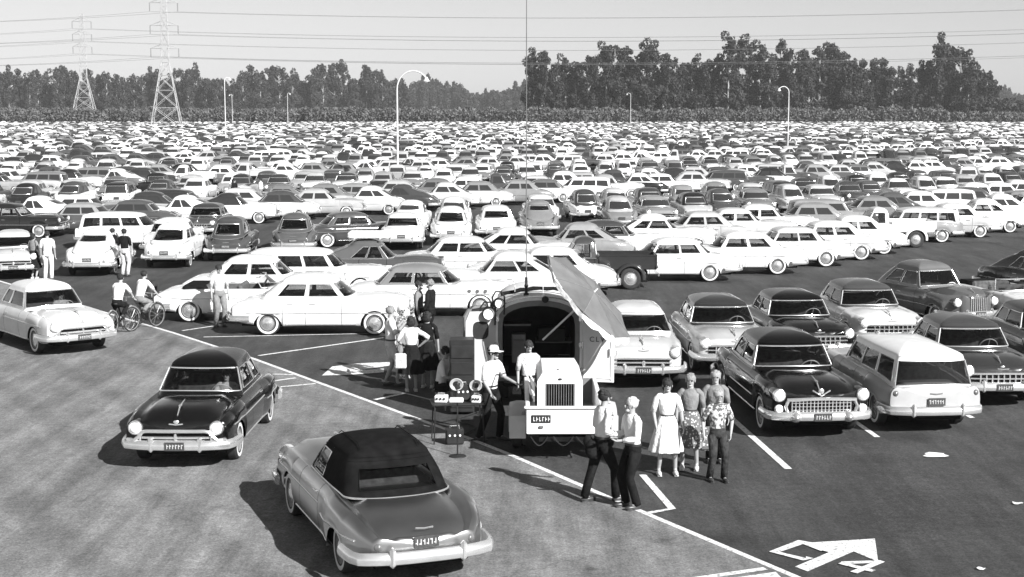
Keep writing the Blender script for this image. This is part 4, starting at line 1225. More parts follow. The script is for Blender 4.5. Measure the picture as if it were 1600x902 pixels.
# ------------------------------------------------------------------ pylons, wires and lamp posts
def lattice(mb, base, top, z0, z1, nseg, r):
    def corner(k, t):
        w = base + (top - base) * t; sx, sy = ((1, 1), (-1, 1), (-1, -1), (1, -1))[k]
        return Vector((sx * w / 2, sy * w / 2, z0 + (z1 - z0) * t))
    for k in range(4): mb.tube([corner(k, 0), corner(k, 1)], r, 4)
    ts = [0]; step = 1.0
    for i in range(nseg): ts.append(ts[-1] + step); step *= .86
    ts = [t / ts[-1] for t in ts]
    for a, b in zip(ts, ts[1:]):
        for k in range(4):
            k2 = (k + 1) % 4
            mb.tube([corner(k, a), corner(k2, b)], r * .6, 4); mb.tube([corner(k2, a), corner(k, b)], r * .6, 4); mb.tube([corner(k, b), corner(k2, b)], r * .6, 4)
def pylon(x, y, H, bw, arms, aw, label, rz):
    root = thing('pylon', (x, y, 0), rz, label, 'pylon', 'electricity pylons')
    zb = H * .42
    mb = MB(); lattice(mb, bw, bw * .26, 0, zb, 4, .12); mb.build('lower_lattice', STEEL, root, smooth=False, angle=None)
    mb = MB(); lattice(mb, bw * .26, 1.3, zb, H, 9, .085); mb.build('upper_lattice', STEEL, root, smooth=False, angle=None)
    tips = []
    for z in arms:
        for sg in (1, -1):
            mb = MB(); t = Vector((sg * aw / 2, 0, z)); w = .8
            for dy in (-w, w): mb.tube([(sg * .7, dy, z), t], .09, 4); mb.tube([(sg * .7, dy, z + 1.4), t], .08, 4)
            for f in (.35, .7): mb.tube([Vector((sg * .7, -w, z)).lerp(t, f), Vector((sg * .7, w, z + 1.4)).lerp(t, f)], .06, 4)
            arm = mb.build('cross_arm', STEEL, root, smooth=False, angle=None)
            mb = MB()
            for i in range(9): mb.lathe([(.05, -.0), (.20, -.08), (.20, -.14), (.05, -.2)], 8, Matrix.Translation((t.x, t.y, z - .1 - i * .3)))
            mb.build('insulator_string', WIRE, arm, angle=None)
            tips.append(Matrix.Rotation(rz, 4, 'Z') @ Vector((t.x, t.y, z - 2.9)) + Vector((x, y, 0)))
    return tips
P1 = ((264 - 800) / FPX * 480, 480); P2 = ((137 - 800) / FPX * 600, 600)
dirv = Vector((P2[0] - P1[0], P2[1] - P1[1])); lrz = R(8)
t1 = pylon(P1[0], P1[1], 50, 9.6, [25.5, 32.8, 40.0], 8.8, 'taller nearer steel lattice pylon with three pairs of cross arms', lrz)
t2 = pylon(P2[0], P2[1], 44, 10.4, [31.0, 36.0, 41.0], 7.4, 'shorter farther steel lattice pylon left of the tall one', lrz)
def wire(a, b, sag, label, n=28, r=.035):
    a, b = Vector(a), Vector(b)
    pts = [a.lerp(b, i / n) - Vector((0, 0, sag * 4 * (i / n) * (1 - i / n))) for i in range(n + 1)]
    mb = MB(); mb.tube(pts, r, 4)
    mb.build('power_line', WIRE, angle=None, label=label, cat='cable', group='overhead power lines')
nm6 = ['lowest near', 'lowest far', 'middle near', 'middle far', 'upper near', 'upper far']
for i, t in enumerate(t1):
    wire(t, (330, 440 + (i % 2) * 9, t.z + 8), 6, 'overhead wire running right from the tall pylon, %s arm' % nm6[i])
    wire(t, (-330, 540 + (i % 2) * 9, t.z + 4), 4, 'overhead wire running left from the tall pylon, %s arm' % nm6[i])
for i, t in enumerate(t2):
    wire(t, (330, 560 + (i % 2) * 9, t.z + 4), 6, 'overhead wire running right from the shorter pylon, %s arm' % nm6[i])
    wire(t, (-330, 640, t.z + 2), 3, 'overhead wire running left from the shorter pylon, %s arm' % nm6[i])
def lamp_post(u, vtop, H, arc, label, lit=1):
    Y = (H - CAMH) * FPX / (170 - vtop) if vtop < 170 else 150
    root = thing('lamp_post', ((u - 800) / FPX * Y, Y, 0), 0, label, 'street lamp', 'lamp posts standing among the parked cars')
    mb = MB(); mb.tube([(0, 0, .3), (0, 0, H - abs(arc) * .55)], [.09, .06], 8); mb.build('pole', POLE, root)
    mb = MB(); mb.lathe([(.24, 0), (.24, .12), (.16, .5), (.11, .55)], 10); mb.build('base', POLE, root)
    mb = MB(); r = abs(arc) / 2; sg = 1 if arc > 0 else -1
    mb.tube([(sg * (r - r * math.cos(a)), 0, H - r * 1.1 + r * 1.1 * math.sin(a)) for a in np.linspace(0, pi * .80, 14)], .06, 6); mb.build('arm', POLE, root)
    e = (sg * (r - r * math.cos(pi * .80)), H - r * 1.1 + r * 1.1 * math.sin(pi * .80))
    mb = MB(); mb.lathe([(.001, .22), (.10, .20), (.16, .05), (.26, -.10), (.27, -.14)], 12, Matrix.Translation((e[0], 0, e[1] - .1))); sh_ = mb.build('lamp_shade', POLE, root)
    mb = MB(); mb.ellipsoid((e[0], 0, e[1] - .24), (.15, .15, .14), 10, 6); mb.build('bulb', LENS, sh_)
lamp_post(622, 112, 9.2, 2.6, 'tallest lamp post with a hooped arm left of the centre')
lamp_post(355, 122, 11.0, .9, 'white lamp post standing right of the tall pylon')
lamp_post(366, 148, 11.0, -.9, 'smaller far lamp post just behind the one right of the pylon')
lamp_post(452, 146, 11.0, .9, 'lamp post between the tall pylon and the hooped lamp')
lamp_post(984, 146, 11.0, -1.3, 'lamp post in front of the orchard right of the antenna')
lamp_post(1229, 136, 9.2, -1.5, 'rightmost lamp post with short arm pointing left')

# ------------------------------------------------------------------ foreground and near cars, one by one
OCC = []      # (x, y, heading, half length)
def car_at(s, x, y, h, body, roof, label, name='parked_car', cat='car', group='parked cars', lod=0):
    r = make_car(s, lod, x, y, h, body, roof, label, name, cat, group)
    OCC.append((x, y, h, ST[s]['L'] / 2)); return r
W, Wg, LG, MG, DG, BK = .76, .70, .5, .25, .09, .004
car_at('olds', -5.72, 27.3, -91, BK, None, 'black rounded two-door car driving toward the camera on the grey road', 'driving_car', 'car', 'cars driving on the road')
car_at('oldsconv', -2.02, 20.9, 111, .62, None, 'dark convertible with black canvas top up, nearest car, seen from behind', 'driving_car', 'car', 'cars driving on the road')
car_at('olds', -12.45, 38.9, -52, .62, .78, 'pale rounded car with white roof rolling in beside the cyclists', 'driving_car', 'car', 'cars driving on the road')
car_at('caddy', 5.62, 29.9, -86, BK, None, 'big black sedan with toothed chrome grille beside the white-backed station wagon')
car_at('wagon', 7.90, 30.1, 95, .42, .82, 'two-tone station wagon with white tailgate and dark side, seen from behind', 'station_wagon')
car_at('longsedan', 10.15, 32.7, -89, .03, .05, 'black sedan parked just right of the station wagon')
car_at('hardtop', 12.9, 35.4, -88, .04, .03, 'black car cut by the right edge behind the black sedan')
car_at('sedan', 2.95, 34.6, -91, .50, .50, 'light grey sedan under the beach umbrella right of the mobile unit truck')
car_at('longsedan', 5.12, 36.3, -88, .45, .03, 'two-tone car with dark roof behind the big black sedan')
car_at('hardtop', 7.25, 37.7, -86, BK, None, 'black hardtop behind and right of the big black sedan')
car_at('longsedan', 9.5, 39.6, -86, .72, .06, 'white car with dark roof, third from the truck in the middle right row')
car_at('forties', 12.3, 43.2, -70, .10, .14, 'grey rounded older sedan parked askew left of the open convertible')
car_at('openconv', 14.6, 43.0, -78, .8, None, 'open white convertible with its top folded down near the right edge')
car_at('fastback', 17.3, 47.8, -70, .02, None, 'black rounded car at the right edge behind the open convertible')
car_at('sedan', -5.30, 40.95, 0, W, W, 'white sedan in full side view right of the cyclists, nearest of its row')
ph_root, _ = car_at('hardtop', -2.55, 44.5, 0, .76, .20, 'white hardtop with grey roof and three small portholes behind the onlookers')
car_at('openconv', -7.95, 43.5, 0, W, None, 'white convertible with spare wheel mounted on its tail left of the white sedan')
car_at('bubble', -.30, 46.9, 180, .7, .6, 'pale bubble-roofed coupe behind the truck roof')
car_at('sedan', 1.0, 49.1, 180, .76, .74, 'white sedan whose roof shows left of the beach umbrella')
car_at('pickup', 2.55, 51.3, 180, .03, .05, 'black pickup truck with open bed right of the beach umbrella', 'pickup_truck', 'pickup truck')
car_at('hardtop', 5.65, 53.6, 180, W, .8, 'white two-door car right behind the black pickup, tail to the aisle')
car_at('longsedan', 8.5, 55.9, 180, W, .78, 'white long sedan, second right of the black pickup')
car_at('hardtop', 10.9, 58.6, 180, .8, .55, 'white car with grey roof, third right of the black pickup')
car_at('longsedan', 12.9, 61.2, 180, .6, .75, 'pale car with white roof, fourth right of the black pickup')
car_at('sedan', 14.5, 63.6, 180, .74, .74, 'white sedan left of the white pickup truck')
car_at('pickup', 16.6, 66.7, 180, .76, .70, 'white pickup truck with an open bed, tail to the aisle', 'pickup_truck', 'pickup truck')
car_at('wagon', 18.6, 69.2, 180, .28, .55, 'grey station wagon with pale roof right of the white pickup truck', 'station_wagon')
car_at('sedan', 21.2, 71.8, 180, .45, .72, 'light grey sedan right of the grey station wagon')
car_at('bubble', 23.6, 74.6, 180, .74, .74, 'white rounded car at the right end of the aisle row')
car_at('sedan', -7.85, 46.3, 0, .78, .72, 'white sedan behind the convertible with the spare wheel')
car_at('wagon', -6.5, 48.9, 0, .8, .78, 'white station wagon behind the white side-view sedan', 'station_wagon')
car_at('fastback', -4.9, 51.7, 0, .07, .10, 'dark fastback carrying a white box on its roof rack')
car_at('fastback', -15.9, 56.6, 94, W, None, 'white fastback seen from behind, leftmost of the two at the aisle')
car_at('bubble', -13.6, 59.3, 92, W, None, 'white humped coupe seen from behind right of the white fastback')
car_at('forties', -11.8, 61.9, 94, .06, .06, 'tall dark old sedan seen from behind right of the white coupe')
car_at('bubble', -9.5, 64.6, 95, .09, .08, 'dark rounded coupe with white plate seen from behind')
car_at('hardtop', -7.2, 67.2, 20, .05, .08, 'dark sedan parked askew behind the fastback with the roof box')
car_at('hardtop', -4.95, 67.0, 92, W, .7, 'white long car seen from behind, left of a pair at the aisle')
car_at('bubble', -2.85, 69.0, 92, W, None, 'white rounded car seen from behind, right of a pair at the aisle')
car_at('longsedan', -.8, 71.5, 92, .78, .7, 'white car seen from behind just left of the antenna')
car_at('fastback', 1.3, 73.8, 92, .18, .2, 'grey fastback just right of the antenna beyond the aisle')
car_at('sedan', -18.9, 55.6, -72, .50, .5, 'grey car at the left edge facing the camera')
car_at('wagon', -17.0, 66.0, 0, .76, .8, 'white station wagon in side view beyond the two people at left', 'station_wagon')
car_at('longsedan', -15.0, 72.5, -90, .05, .04, 'dark sedan with a broad windscreen facing the camera beyond the white wagon')
car_at('hardtop', -14.7, 63.8, 92, .78, None, 'white car with wide rear window beyond the white fastback')

ph_car = Car(ST['hardtop'])
for sg in (1, -1):
    for k in range(3):
        x = 1.28 + .24 * k; mb = MB(); y = ph_car.side(x, .80)
        mb.lathe([(.045, -.01), (.055, .012), (.04, .016), (.001, .006)], 10, Matrix.Translation((x, sg * (y + .002), .80)) @ Matrix.Rotation(-sg * pi / 2, 4, 'X')); mb.build('porthole', REDLENS, ph_root)
# spare wheel on the tail of the white convertible, roof box on the dark fastback
r = thing('roof_box', (-4.9, 51.7, 0), 0, 'white luggage box strapped on the roof of the dark fastback', 'box')
mb = MB(); mb.box(-.15, 0, 1.80, 1.4, 1.0, .22, bev=.05); mb.build('case', WHITEC, r)
for x in (-.6, .3): mb = MB(); mb.box(x, 0, 1.665, .06, 1.2, .05, bev=.01); mb.build('rack_bar', CHROME, r)
r = thing('spare_wheel', (-10.72, 43.5, .78), R(90), 'white-walled spare wheel mounted upright on the convertible tail', 'wheel')
w_, h_ = wheel_mesh(.36, .2, True, 0); M = Matrix.Rotation(R(12), 4, 'X')
put('tyre', w_.mesh('spare_tyre', WM), r, matrix=M); put('hubcap', h_.mesh('spare_cap', CHROME), r, matrix=M)

# ------------------------------------------------------------------ the parked field
rf = random.Random(11)
ca, sa = math.cos(R(45)), math.sin(R(45))
def blocked(x, y, h, hl=2.6):
    for ox, oy, oh, ol in OCC:
        dx, dy = x - ox, y - oy
        if dx * dx + dy * dy > 36: continue
        a = R(oh); al = abs(dx * math.cos(a) + dy * math.sin(a)); la = abs(-dx * math.sin(a) + dy * math.cos(a))
        if al < hl + ol - .1 and la < 2.05: return True
        b = R(h); al = abs(dx * math.cos(b) + dy * math.sin(b)); la = abs(-dx * math.sin(b) + dy * math.cos(b))
        if al < hl + ol - .1 and la < 2.0: return True
    return False
spots = []
rows_n = []
centers = [36.0] + [53.4 + 17.0 * k for k in range(0, 29)]
for ci, c in enumerate(centers):
    odd = (ci % 2 == 1)
    for half in (0, 1):
        n = c + (-2.5 if half == 0 else 2.5)
        h0 = 92 if odd else 180
        off = (2.7 if odd else -2.7) * half
        rows_n.append(n); ridx = len(rows_n) + 2
        a = -60.0
        while a < 760:
            a += 3.12
            n_ = n if ci else n + .075 * (a - 25)      # the row at the aisle fans out slightly
            x = (a + off) * ca - n_ * sa; y = (a + off) * sa + n_ * ca
            if not (36 < y < 538): continue
            u = 800 + x / y * FPX
            if u < -50 or u > 1650: continue
            if y < 62 and x < -3 and n < 48: continue
            if n < 45 and y < 50: continue
            if y > 110 and rf.random() < .012: continue
            h = h0 if rf.random() > .28 else h0 + 180
            jn = rf.uniform(-.35, .35); spots.append((y + jn * .7, x - jn * .7 + rf.uniform(-.12, .12), h + rf.uniform(-3.5, 3.5), ridx))
spots.sort()
KIND = [('sedan', 27), ('hardtop', 13), ('longsedan', 9), ('bubble', 20), ('fastback', 11), ('wagon', 7), ('forties', 9), ('pickup', 4)]
def pick():
    t = rf.uniform(0, sum(k[1] for k in KIND))
    for k, w_ in KIND:
        t -= w_
        if t <= 0: return k
    return 'sedan'
def tone():
    t = rf.random()
    if t < .34: return rf.uniform(.60, .82)
    if t < .54: return rf.uniform(.30, .55)
    if t < .74: return rf.uniform(.10, .28)
    return rf.uniform(.015, .08)
NAMES = {'sedan': 'sedan', 'hardtop': 'low hardtop', 'longsedan': 'long sedan', 'bubble': 'rounded coupe', 'fastback': 'fastback', 'wagon': 'station wagon', 'forties': 'tall older car', 'pickup': 'pickup truck'}
def tname(t): return 'white' if t > .65 else 'pale grey' if t > .33 else 'grey' if t > .1 else 'black'
LIMIT = 296 - len(OCC)
near, far = [], []
for y, x, h, ridx in spots:
    if len(near) < LIMIT:
        if blocked(x, y, h): continue
    elif y < 90 and blocked(x, y, h): continue
    k = pick(); b = tone(); rfc = b if rf.random() < .62 else tone()
    (near if len(near) < LIMIT else far).append((y, x, h, ridx, k, b, rfc))
byrow = {}
for s_ in near: byrow.setdefault(s_[3], []).append(s_)
for ridx in sorted(byrow):
    for i, (y, x, h, _, k, b, rfc) in enumerate(sorted(byrow[ridx], key=lambda q: q[1])):
        two = '' if tname(b) == tname(rfc) else ' with %s roof' % tname(rfc)
        lab = '%s %s%s, %s from left in the %s parking row' % (tname(b), NAMES[k], two, ORD[i], ORD[ridx - 1])
        nm = 'station_wagon' if k == 'wagon' else 'pickup_truck' if k == 'pickup' else 'parked_car'
        make_car(k, 0 if y < 72 else 1, x, y, h, b, rfc, lab, nm, 'pickup truck' if k == 'pickup' else 'car', 'parked cars')
# beyond the nearest 300: one joined mass of cars
def lod2(sname):
    car = Car(ST[sname]); body = car.body(2); roof, glass = car.greenhouse(2)
    mb = MB(); mb.add(body.v, body.f, 0); mb.add(roof.v, roof.f, 1)
    for g_ in glass.values(): mb.add(g_.v, g_.f, 2)
    for sg in (1, -1): mb.box(sg * (car.L / 2 + .02), 0, .45, .08, car.hw * 1.7, .14, 4)
    if sname == 'pickup': mb.box(-1.45, 0, .93, 2.0, 1.5, .46, 0)
    mb.box(0, 0, .3, car.L - 1, car.hw * 1.6, .2, 3)
    V = np.array(mb.v, np.float32); T = []; M_ = []
    for f, m in zip(mb.f, mb.m):
        for i in range(1, len(f) - 1): T.append((f[0], f[i], f[i + 1])); M_.append(m)
    return V, np.array(T, np.int32), np.array(M_, np.int32)
L2C = {k: lod2(k) for k, _ in KIND}
VV, FF, TT, GG = [], [], [], []; o_ = 0
for y, x, h, _, k, b, rfc in far:
    V, F, M_ = L2C[k]; a = R(h); c_, s__ = math.cos(a), math.sin(a)
    W_ = np.empty_like(V); W_[:, 0] = V[:, 0] * c_ - V[:, 1] * s__ + x; W_[:, 1] = V[:, 0] * s__ + V[:, 1] * c_ + y; W_[:, 2] = V[:, 2]
    VV.append(W_); FF.append(F + o_); o_ += len(V); pal = np.array([b, rfc, .03, .015, .8], np.float32); TT.append(pal[M_]); GG.append((M_ == 2).astype(np.int32))
VV = np.concatenate(VV); FF = np.concatenate(FF); TT = np.concatenate(TT); GG = np.concatenate(GG)
me = np_mesh('far_parked_cars', VV, FF, [TONE, DARKGLASS])
at = me.attributes.new('tone', 'FLOAT_COLOR', 'FACE'); at.data.foreach_set('color', np.stack([TT, TT, TT, np.ones_like(TT)], 1).astype(np.float32).ravel())
me.polygons.foreach_set('material_index', GG); me.polygons.foreach_set('use_smooth', np.ones(len(FF), bool)); me.update()
put('far_parked_cars', me, None, kind='stuff', label='dense far rows of parked cars stretching to the orchard', cat='cars')
print('cars: near', len(near) + len(OCC), 'far', len(far), 'far tris', len(FF), 't=%.1f' % (time.time() - T0))

# ------------------------------------------------------------------ the mobile unit truck, its trailer and gear
WHITEP = mat('white_enamel', 0.78, 0.35, setup=mottled(0.7, 0.82, 3))
GREYP = mat('grey_enamel', 0.2, 0.4, setup=mottled(0.12, 0.21, 3))
PALEP = mat('pale_grey_enamel', 0.45, 0.4, setup=mottled(0.4, 0.5, 4))
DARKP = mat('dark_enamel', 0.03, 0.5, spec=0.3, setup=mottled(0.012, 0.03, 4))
UMB = mat('umbrella_canvas', 0.2, 0.85, setup=mottled(0.09, 0.14, 2.5, 0.2, 0.01))
UMB2 = mat('umbrella_canvas_pale', 0.24, 0.85, setup=mottled(0.11, 0.16, 2.5, 0.2, 0.01))
TX, TY = .56, 30.4
tr = thing('panel_truck', (TX, TY, 0), 0, 'mobile unit panel truck with arched open back, roof gear and open rear doors', 'truck')
def arch(hw, z1, rise, n=13):      # left sill up over the roof to right sill
    pts = [(-hw, z1)] + [(-hw * math.cos(pi * i / (n - 1))**1 if False else -hw * math.cos(pi * i / (n - 1)), z1 + rise * math.sin(pi * i / (n - 1))**.75) for i in range(1, n - 1)] + [(hw, z1)]
    return pts
prof = [(-.90, .55), (-.92, 1.2)] + arch(.92, 1.80, .52) + [(.92, 1.2), (.90, .55)]
iprof = [(-.76, .62), (-.76, 1.2)] + arch(.76, 1.72, .40) + [(.76, 1.2), (.76, .62)]
n = len(prof)
mb = MB()
ys = (0.02, .5, 1.3, 2.2, 2.9, 3.05)
for y in ys:
    k = 1 if y < 3 else .96
    mb.v += [(x * k, y, z * (1 if y < 3 else .985)) for x, z in prof]
for a in range(len(ys) - 1):
    for i in range(n - 1): mb.f.append((a * n + i, a * n + i + 1, (a + 1) * n + i + 1, (a + 1) * n + i)); mb.m.append(0)
mb.f.append(tuple((len(ys) - 1) * n + i for i in range(n))); mb.m.append(0)
mb.build('body', WHITEP, tr, angle=50)
mb = MB()     # the frame round the opening, and the dark lining
mprof = [(a_[0] * .6 + b_[0] * .4, a_[1] * .6 + b_[1] * .4) for a_, b_ in zip(prof, iprof)]
wf = MB(); wf.v = [(x, 0, z) for x, z in prof] + [(x, -.012, z) for x, z in mprof] + [(x, .03, z) for x, z in mprof]
for i in range(n - 1): wf.f += [(i, i + 1, n + i + 1, n + i), (n + i, n + i + 1, 2 * n + i + 1, 2 * n + i)]; wf.m += [0, 0]
wf.build('roof_edge', WHITEP, tr, angle=40)
mb.v = [(x, .004, z) for x, z in mprof] + [(x, .004, z) for x, z in iprof] + [(x, .06, z) for x, z in iprof]
for i in range(n - 1):
    mb.f += [(i, i + 1, n + i + 1, n + i), (n + i, n + i + 1, 2 * n + i + 1, 2 * n + i)]; mb.m += [0, 0]
mb.box(0, 0.03, .58, 1.80, .08, .09); mb.build('rear_frame', GREYP, tr, angle=40)
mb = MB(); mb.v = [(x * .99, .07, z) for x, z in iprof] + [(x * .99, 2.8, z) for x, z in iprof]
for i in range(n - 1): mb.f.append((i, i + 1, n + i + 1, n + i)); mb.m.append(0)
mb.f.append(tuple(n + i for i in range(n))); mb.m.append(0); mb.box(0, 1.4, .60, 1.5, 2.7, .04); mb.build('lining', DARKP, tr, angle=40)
mb = MB(); mb.tube([(x * 1.005, -.012, z) for x, z in prof[2:-2]], .018, 5); mb.build('roof_moulding', CHROME, tr)
mb = MB(); mb.box(0, 2.0, .42, 1.1, 4.6, .22); mb.box(0, -.12, .50, 1.5, .14, .10, bev=.03); mb.build('chassis', UNDER, tr)
for y in (.85, 4.0):
    for sg in (1, -1):
        w_, h_ = wheel_mesh(.38, .22, False, 0)
        wo = put('wheel', w_.mesh('truck_wheel', WM), tr, matrix=Matrix.Translation((sg * .74, y, .38)) @ Matrix.Rotation(-sg * pi / 2, 4, 'Z'))
        put('hubcap', h_.mesh('truck_hub', CHROME), wo)
# cab and bonnet
mb = MB(); loft(mb, [(0, 3.55, .55, .92, .60), (0, 3.55, 1.1, .94, .62), (0, 3.5, 1.25, .90, .58)], 20); loft(mb, [(0, 4.5, .5, .60, .95), (0, 4.5, 1.0, .58, .95), (0, 4.45, 1.18, .40, .80), (0, 4.4, 1.22, .05, .4)], 20); mb.build('bonnet', GREYP, tr)
mb = MB(); loft(mb, [(0, 3.4, 1.2, .84, .52), (0, 3.3, 1.7, .74, .42), (0, 3.25, 1.92, .60, .34), (0, 3.25, 1.98, .3, .2)], 20); mb.build('cab', GREYP, tr)
for sg in (1, -1):
    mb = MB(); mb.v += []; mb.ellipsoid((sg * .78, 4.05, .62), (.22, .62, .36), 14, 8); mb.build('front_fender', GREYP, tr)
def door(nm, x0, x1, y0, y1, m, window, letters=None, z0=.52, z1=2.02):
    a = Vector((x0, y0, 0)); b = Vector((x1, y1, 0)); t = (b - a); L = t.length; t.normalize(); rz = math.atan2(t.y, t.x)
    mb = MB(); M = Matrix.Translation((x0, y0, 0)) @ Matrix.Rotation(rz, 4, 'Z')
    if window:
        zc, hz, hx, cx = 1.62, .19, L * .27, L * .5
        n = 20; vs = []; fs = []
        for off in (0, .05):
            for i in range(n):
                a_ = 2 * pi * i / n; c_, s_ = math.cos(a_), math.sin(a_)
                r_ = max(abs(c_), abs(s_)); ox = c_ / r_ * L / 2 + L / 2; oz = (z0 + z1) / 2 + s_ / r_ * (z1 - z0) / 2
                vs.append(M @ Vector((ox, off, oz)))
            for i in range(n):
                a_ = 2 * pi * i / n; vs.append(M @ Vector((cx + hx * math.copysign(abs(math.cos(a_))**.6, math.cos(a_)), off, zc + hz * math.copysign(abs(math.sin(a_))**.6, math.sin(a_)))))
        for i in range(n):
            j = (i + 1) % n
            fs += [(i, j, n + j, n + i), (2 * n + j, 2 * n + i, 3 * n + i, 3 * n + j), (i, 2 * n + i, 2 * n + j, j), (n + i, n + j, 3 * n + j, 3 * n + i)]
        mb.add(vs, fs)
        d = mb.build(nm, m, tr, angle=30)
        g2 = MB(); g2.add([M @ Vector((cx + sx * hx, .025, zc + sz * hz)) for sx, sz in ((-1, -1), (1, -1), (1, 1), (-1, 1))], [(0, 1, 2, 3)]); g2.build('window', DARKGLASS, d, smooth=False, angle=None)
    else:
        mb.box(L / 2, .025, (z0 + z1) / 2, L, .05, z1 - z0, M=M, bev=.012)
        for z in (z0 + .10, z1 - .10): mb.box(L / 2, -.006, z, L - .1, .02, .03, M=M)
        for x in (.05, L - .05): mb.box(x, -.006, (z0 + z1) / 2, .03, .02, z1 - z0 - .12, M=M)
        d = mb.build(nm, m, tr, angle=30)
    hb = MB(); hb.tube([M @ Vector((L - .08, -.03, 1.25)), M @ Vector((L - .08, -.03, 1.08))], .014, 5); hb.build('handle', CHROME, d)
    if letters:
        cu = bpy.data.curves.new('t', 'FONT'); cu.body = letters; cu.size = .15; cu.extrude = .002; cu.space_character = 1.35
        to = bpy.data.objects.new('t', cu); C.objects.link(to)
        me = bpy.data.meshes.new_from_object(to.evaluated_get(bpy.context.evaluated_depsgraph_get())); bpy.data.objects.remove(to)
        me.name = 'lettering'; me.materials.clear(); me.materials.append(DARKP)
        put('lettering', me, d, matrix=M @ Matrix.Translation((.16, -.012, 1.38)) @ Matrix.Rotation(pi / 2, 4, 'X'))
    return d
door('right_door', .90, 1.56, -.02, -.16, WHITEP, False, 'CLV')
door('left_door', -1.52, -.90, -.20, -.02, PALEP, True)
door('cab_door', -1.62, -.98, 2.1, 2.75, GREYP, True, z0=.55, z1=1.75)
# shelves, panel and gear inside
mb = MB(); mb.box(-.45, .9, 1.62, .58, .5, .035); mb.build('shelf', GREYP, tr); mb = MB(); mb.box(.35, 1.6, 1.15, .8, .6, .04); mb.build('shelf', GREYP, tr)
mb = MB(); mb.box(-.42, .75, 1.12, .30, .30, .62, bev=.02); mb.tube([(-.52, .58, 1.3), (-.32, .58, 1.3)], .02, 5); mb.build('instrument_cabinet', GREYP, tr)
mb = MB(); mb.box(.30, 1.3, 1.34, .6, .4, .30, bev=.02); mb.build('radio_set', DARKP, tr)
# roof gear
r = thing('antenna_mast', (TX - .26, TY + .35, 0), 0, 'tall thin whip antenna rising from the truck roof out of the picture', 'antenna')
mb = MB(); mb.tube([(0, 0, 2.66), (0, 0, 5.5), (0, 0, 9.6)], [.013, .011, .008], 6); mb.build('whip', WIRE, r)
mb = MB(); mb.lathe([(.001, 2.28), (.06, 2.28), (.055, 2.34), (.028, 2.36), (.045, 2.42), (.03, 2.46), (.045, 2.50), (.028, 2.54), (.03, 2.68), (.001, 2.69)], 10); mb.build('insulator', DARKP, r)
r = thing('canvas_roll', (TX, TY, 0), 0, 'dark rolled canvas lying along the truck roof behind the antenna foot', 'canvas roll')
mb = MB(); rc_ = random.Random(3)
mb.tube([(-.80 + .14 * i, .75 + rc_.uniform(-.03, .03), 2.31 + .14 * math.sin(pi * (i + .3) / 13) - .05 + rc_.uniform(-.015, .015)) for i in range(13)], [.028 + rc_.uniform(0, .02) for i in range(13)], 8); mb.build('roll', DARKC, r)
for x in (-.5, .1, .6): mb = MB(); mb.tube([(x, .82, 2.25), (x, .70, 2.34), (x, .68, 2.42), (x, .78, 2.46)], .008, 4); mb.build('strap', WHITEC, r)
r = thing('spot_lamp', (TX + .13, TY, 0), 0, 'small black round lamp above the arched opening of the truck', 'lamp')
mb = MB(); mb.lathe([(.001, -.05), (.05, -.04), (.075, .02), (.07, .05), (.001, .06)], 14, Matrix.Translation((0, -.09, 2.27)) @ Matrix.Rotation(pi / 2, 4, 'X')); mb.build('housing', DARKP, r)
mb = MB(); mb.tube([(0, -.06, 2.24), (0, .05, 2.2)], .015, 5); mb.build('bracket', DARKP, r)
for k, (dx, dz, sc, lab) in enumerate(((-1.06, 1.98, .78, 'white-faced loudspeaker horn at the top of the open left door'), (-.84, 2.20, .62, 'smaller loudspeaker in a black hoop on the roof corner'))):
    r = thing('loudspeaker', (TX + dx, TY - .12, dz), 0, lab, 'loudspeaker', 'loudspeakers on the truck')
    M = Matrix.Rotation(pi / 2, 4, 'X') @ Matrix.Rotation(R(18), 4, 'Y')
    mb = MB(); mb.lathe([(.04, -.22), (.07, -.12), (.11, -.03), (.17 * sc, .06), (.175 * sc, .08), (.15 * sc, .07)], 18, M); mb.build('horn', DARKP, r)
    mb = MB(); mb.lathe([(.155 * sc, .055), (.10, .02), (.05, .03), (.001, .04)], 18, M); mb.build('cone', WHITEP, r)
    mb = MB(); mb.tube([(-.19 * sc, .03, -.1), (-.20 * sc, .03, .12), (-.10 * sc, .03, .23), (.10 * sc, .03, .23), (.20 * sc, .03, .12), (.19 * sc, .03, -.25)], .018, 6); mb.build('hoop', DARKP, r)

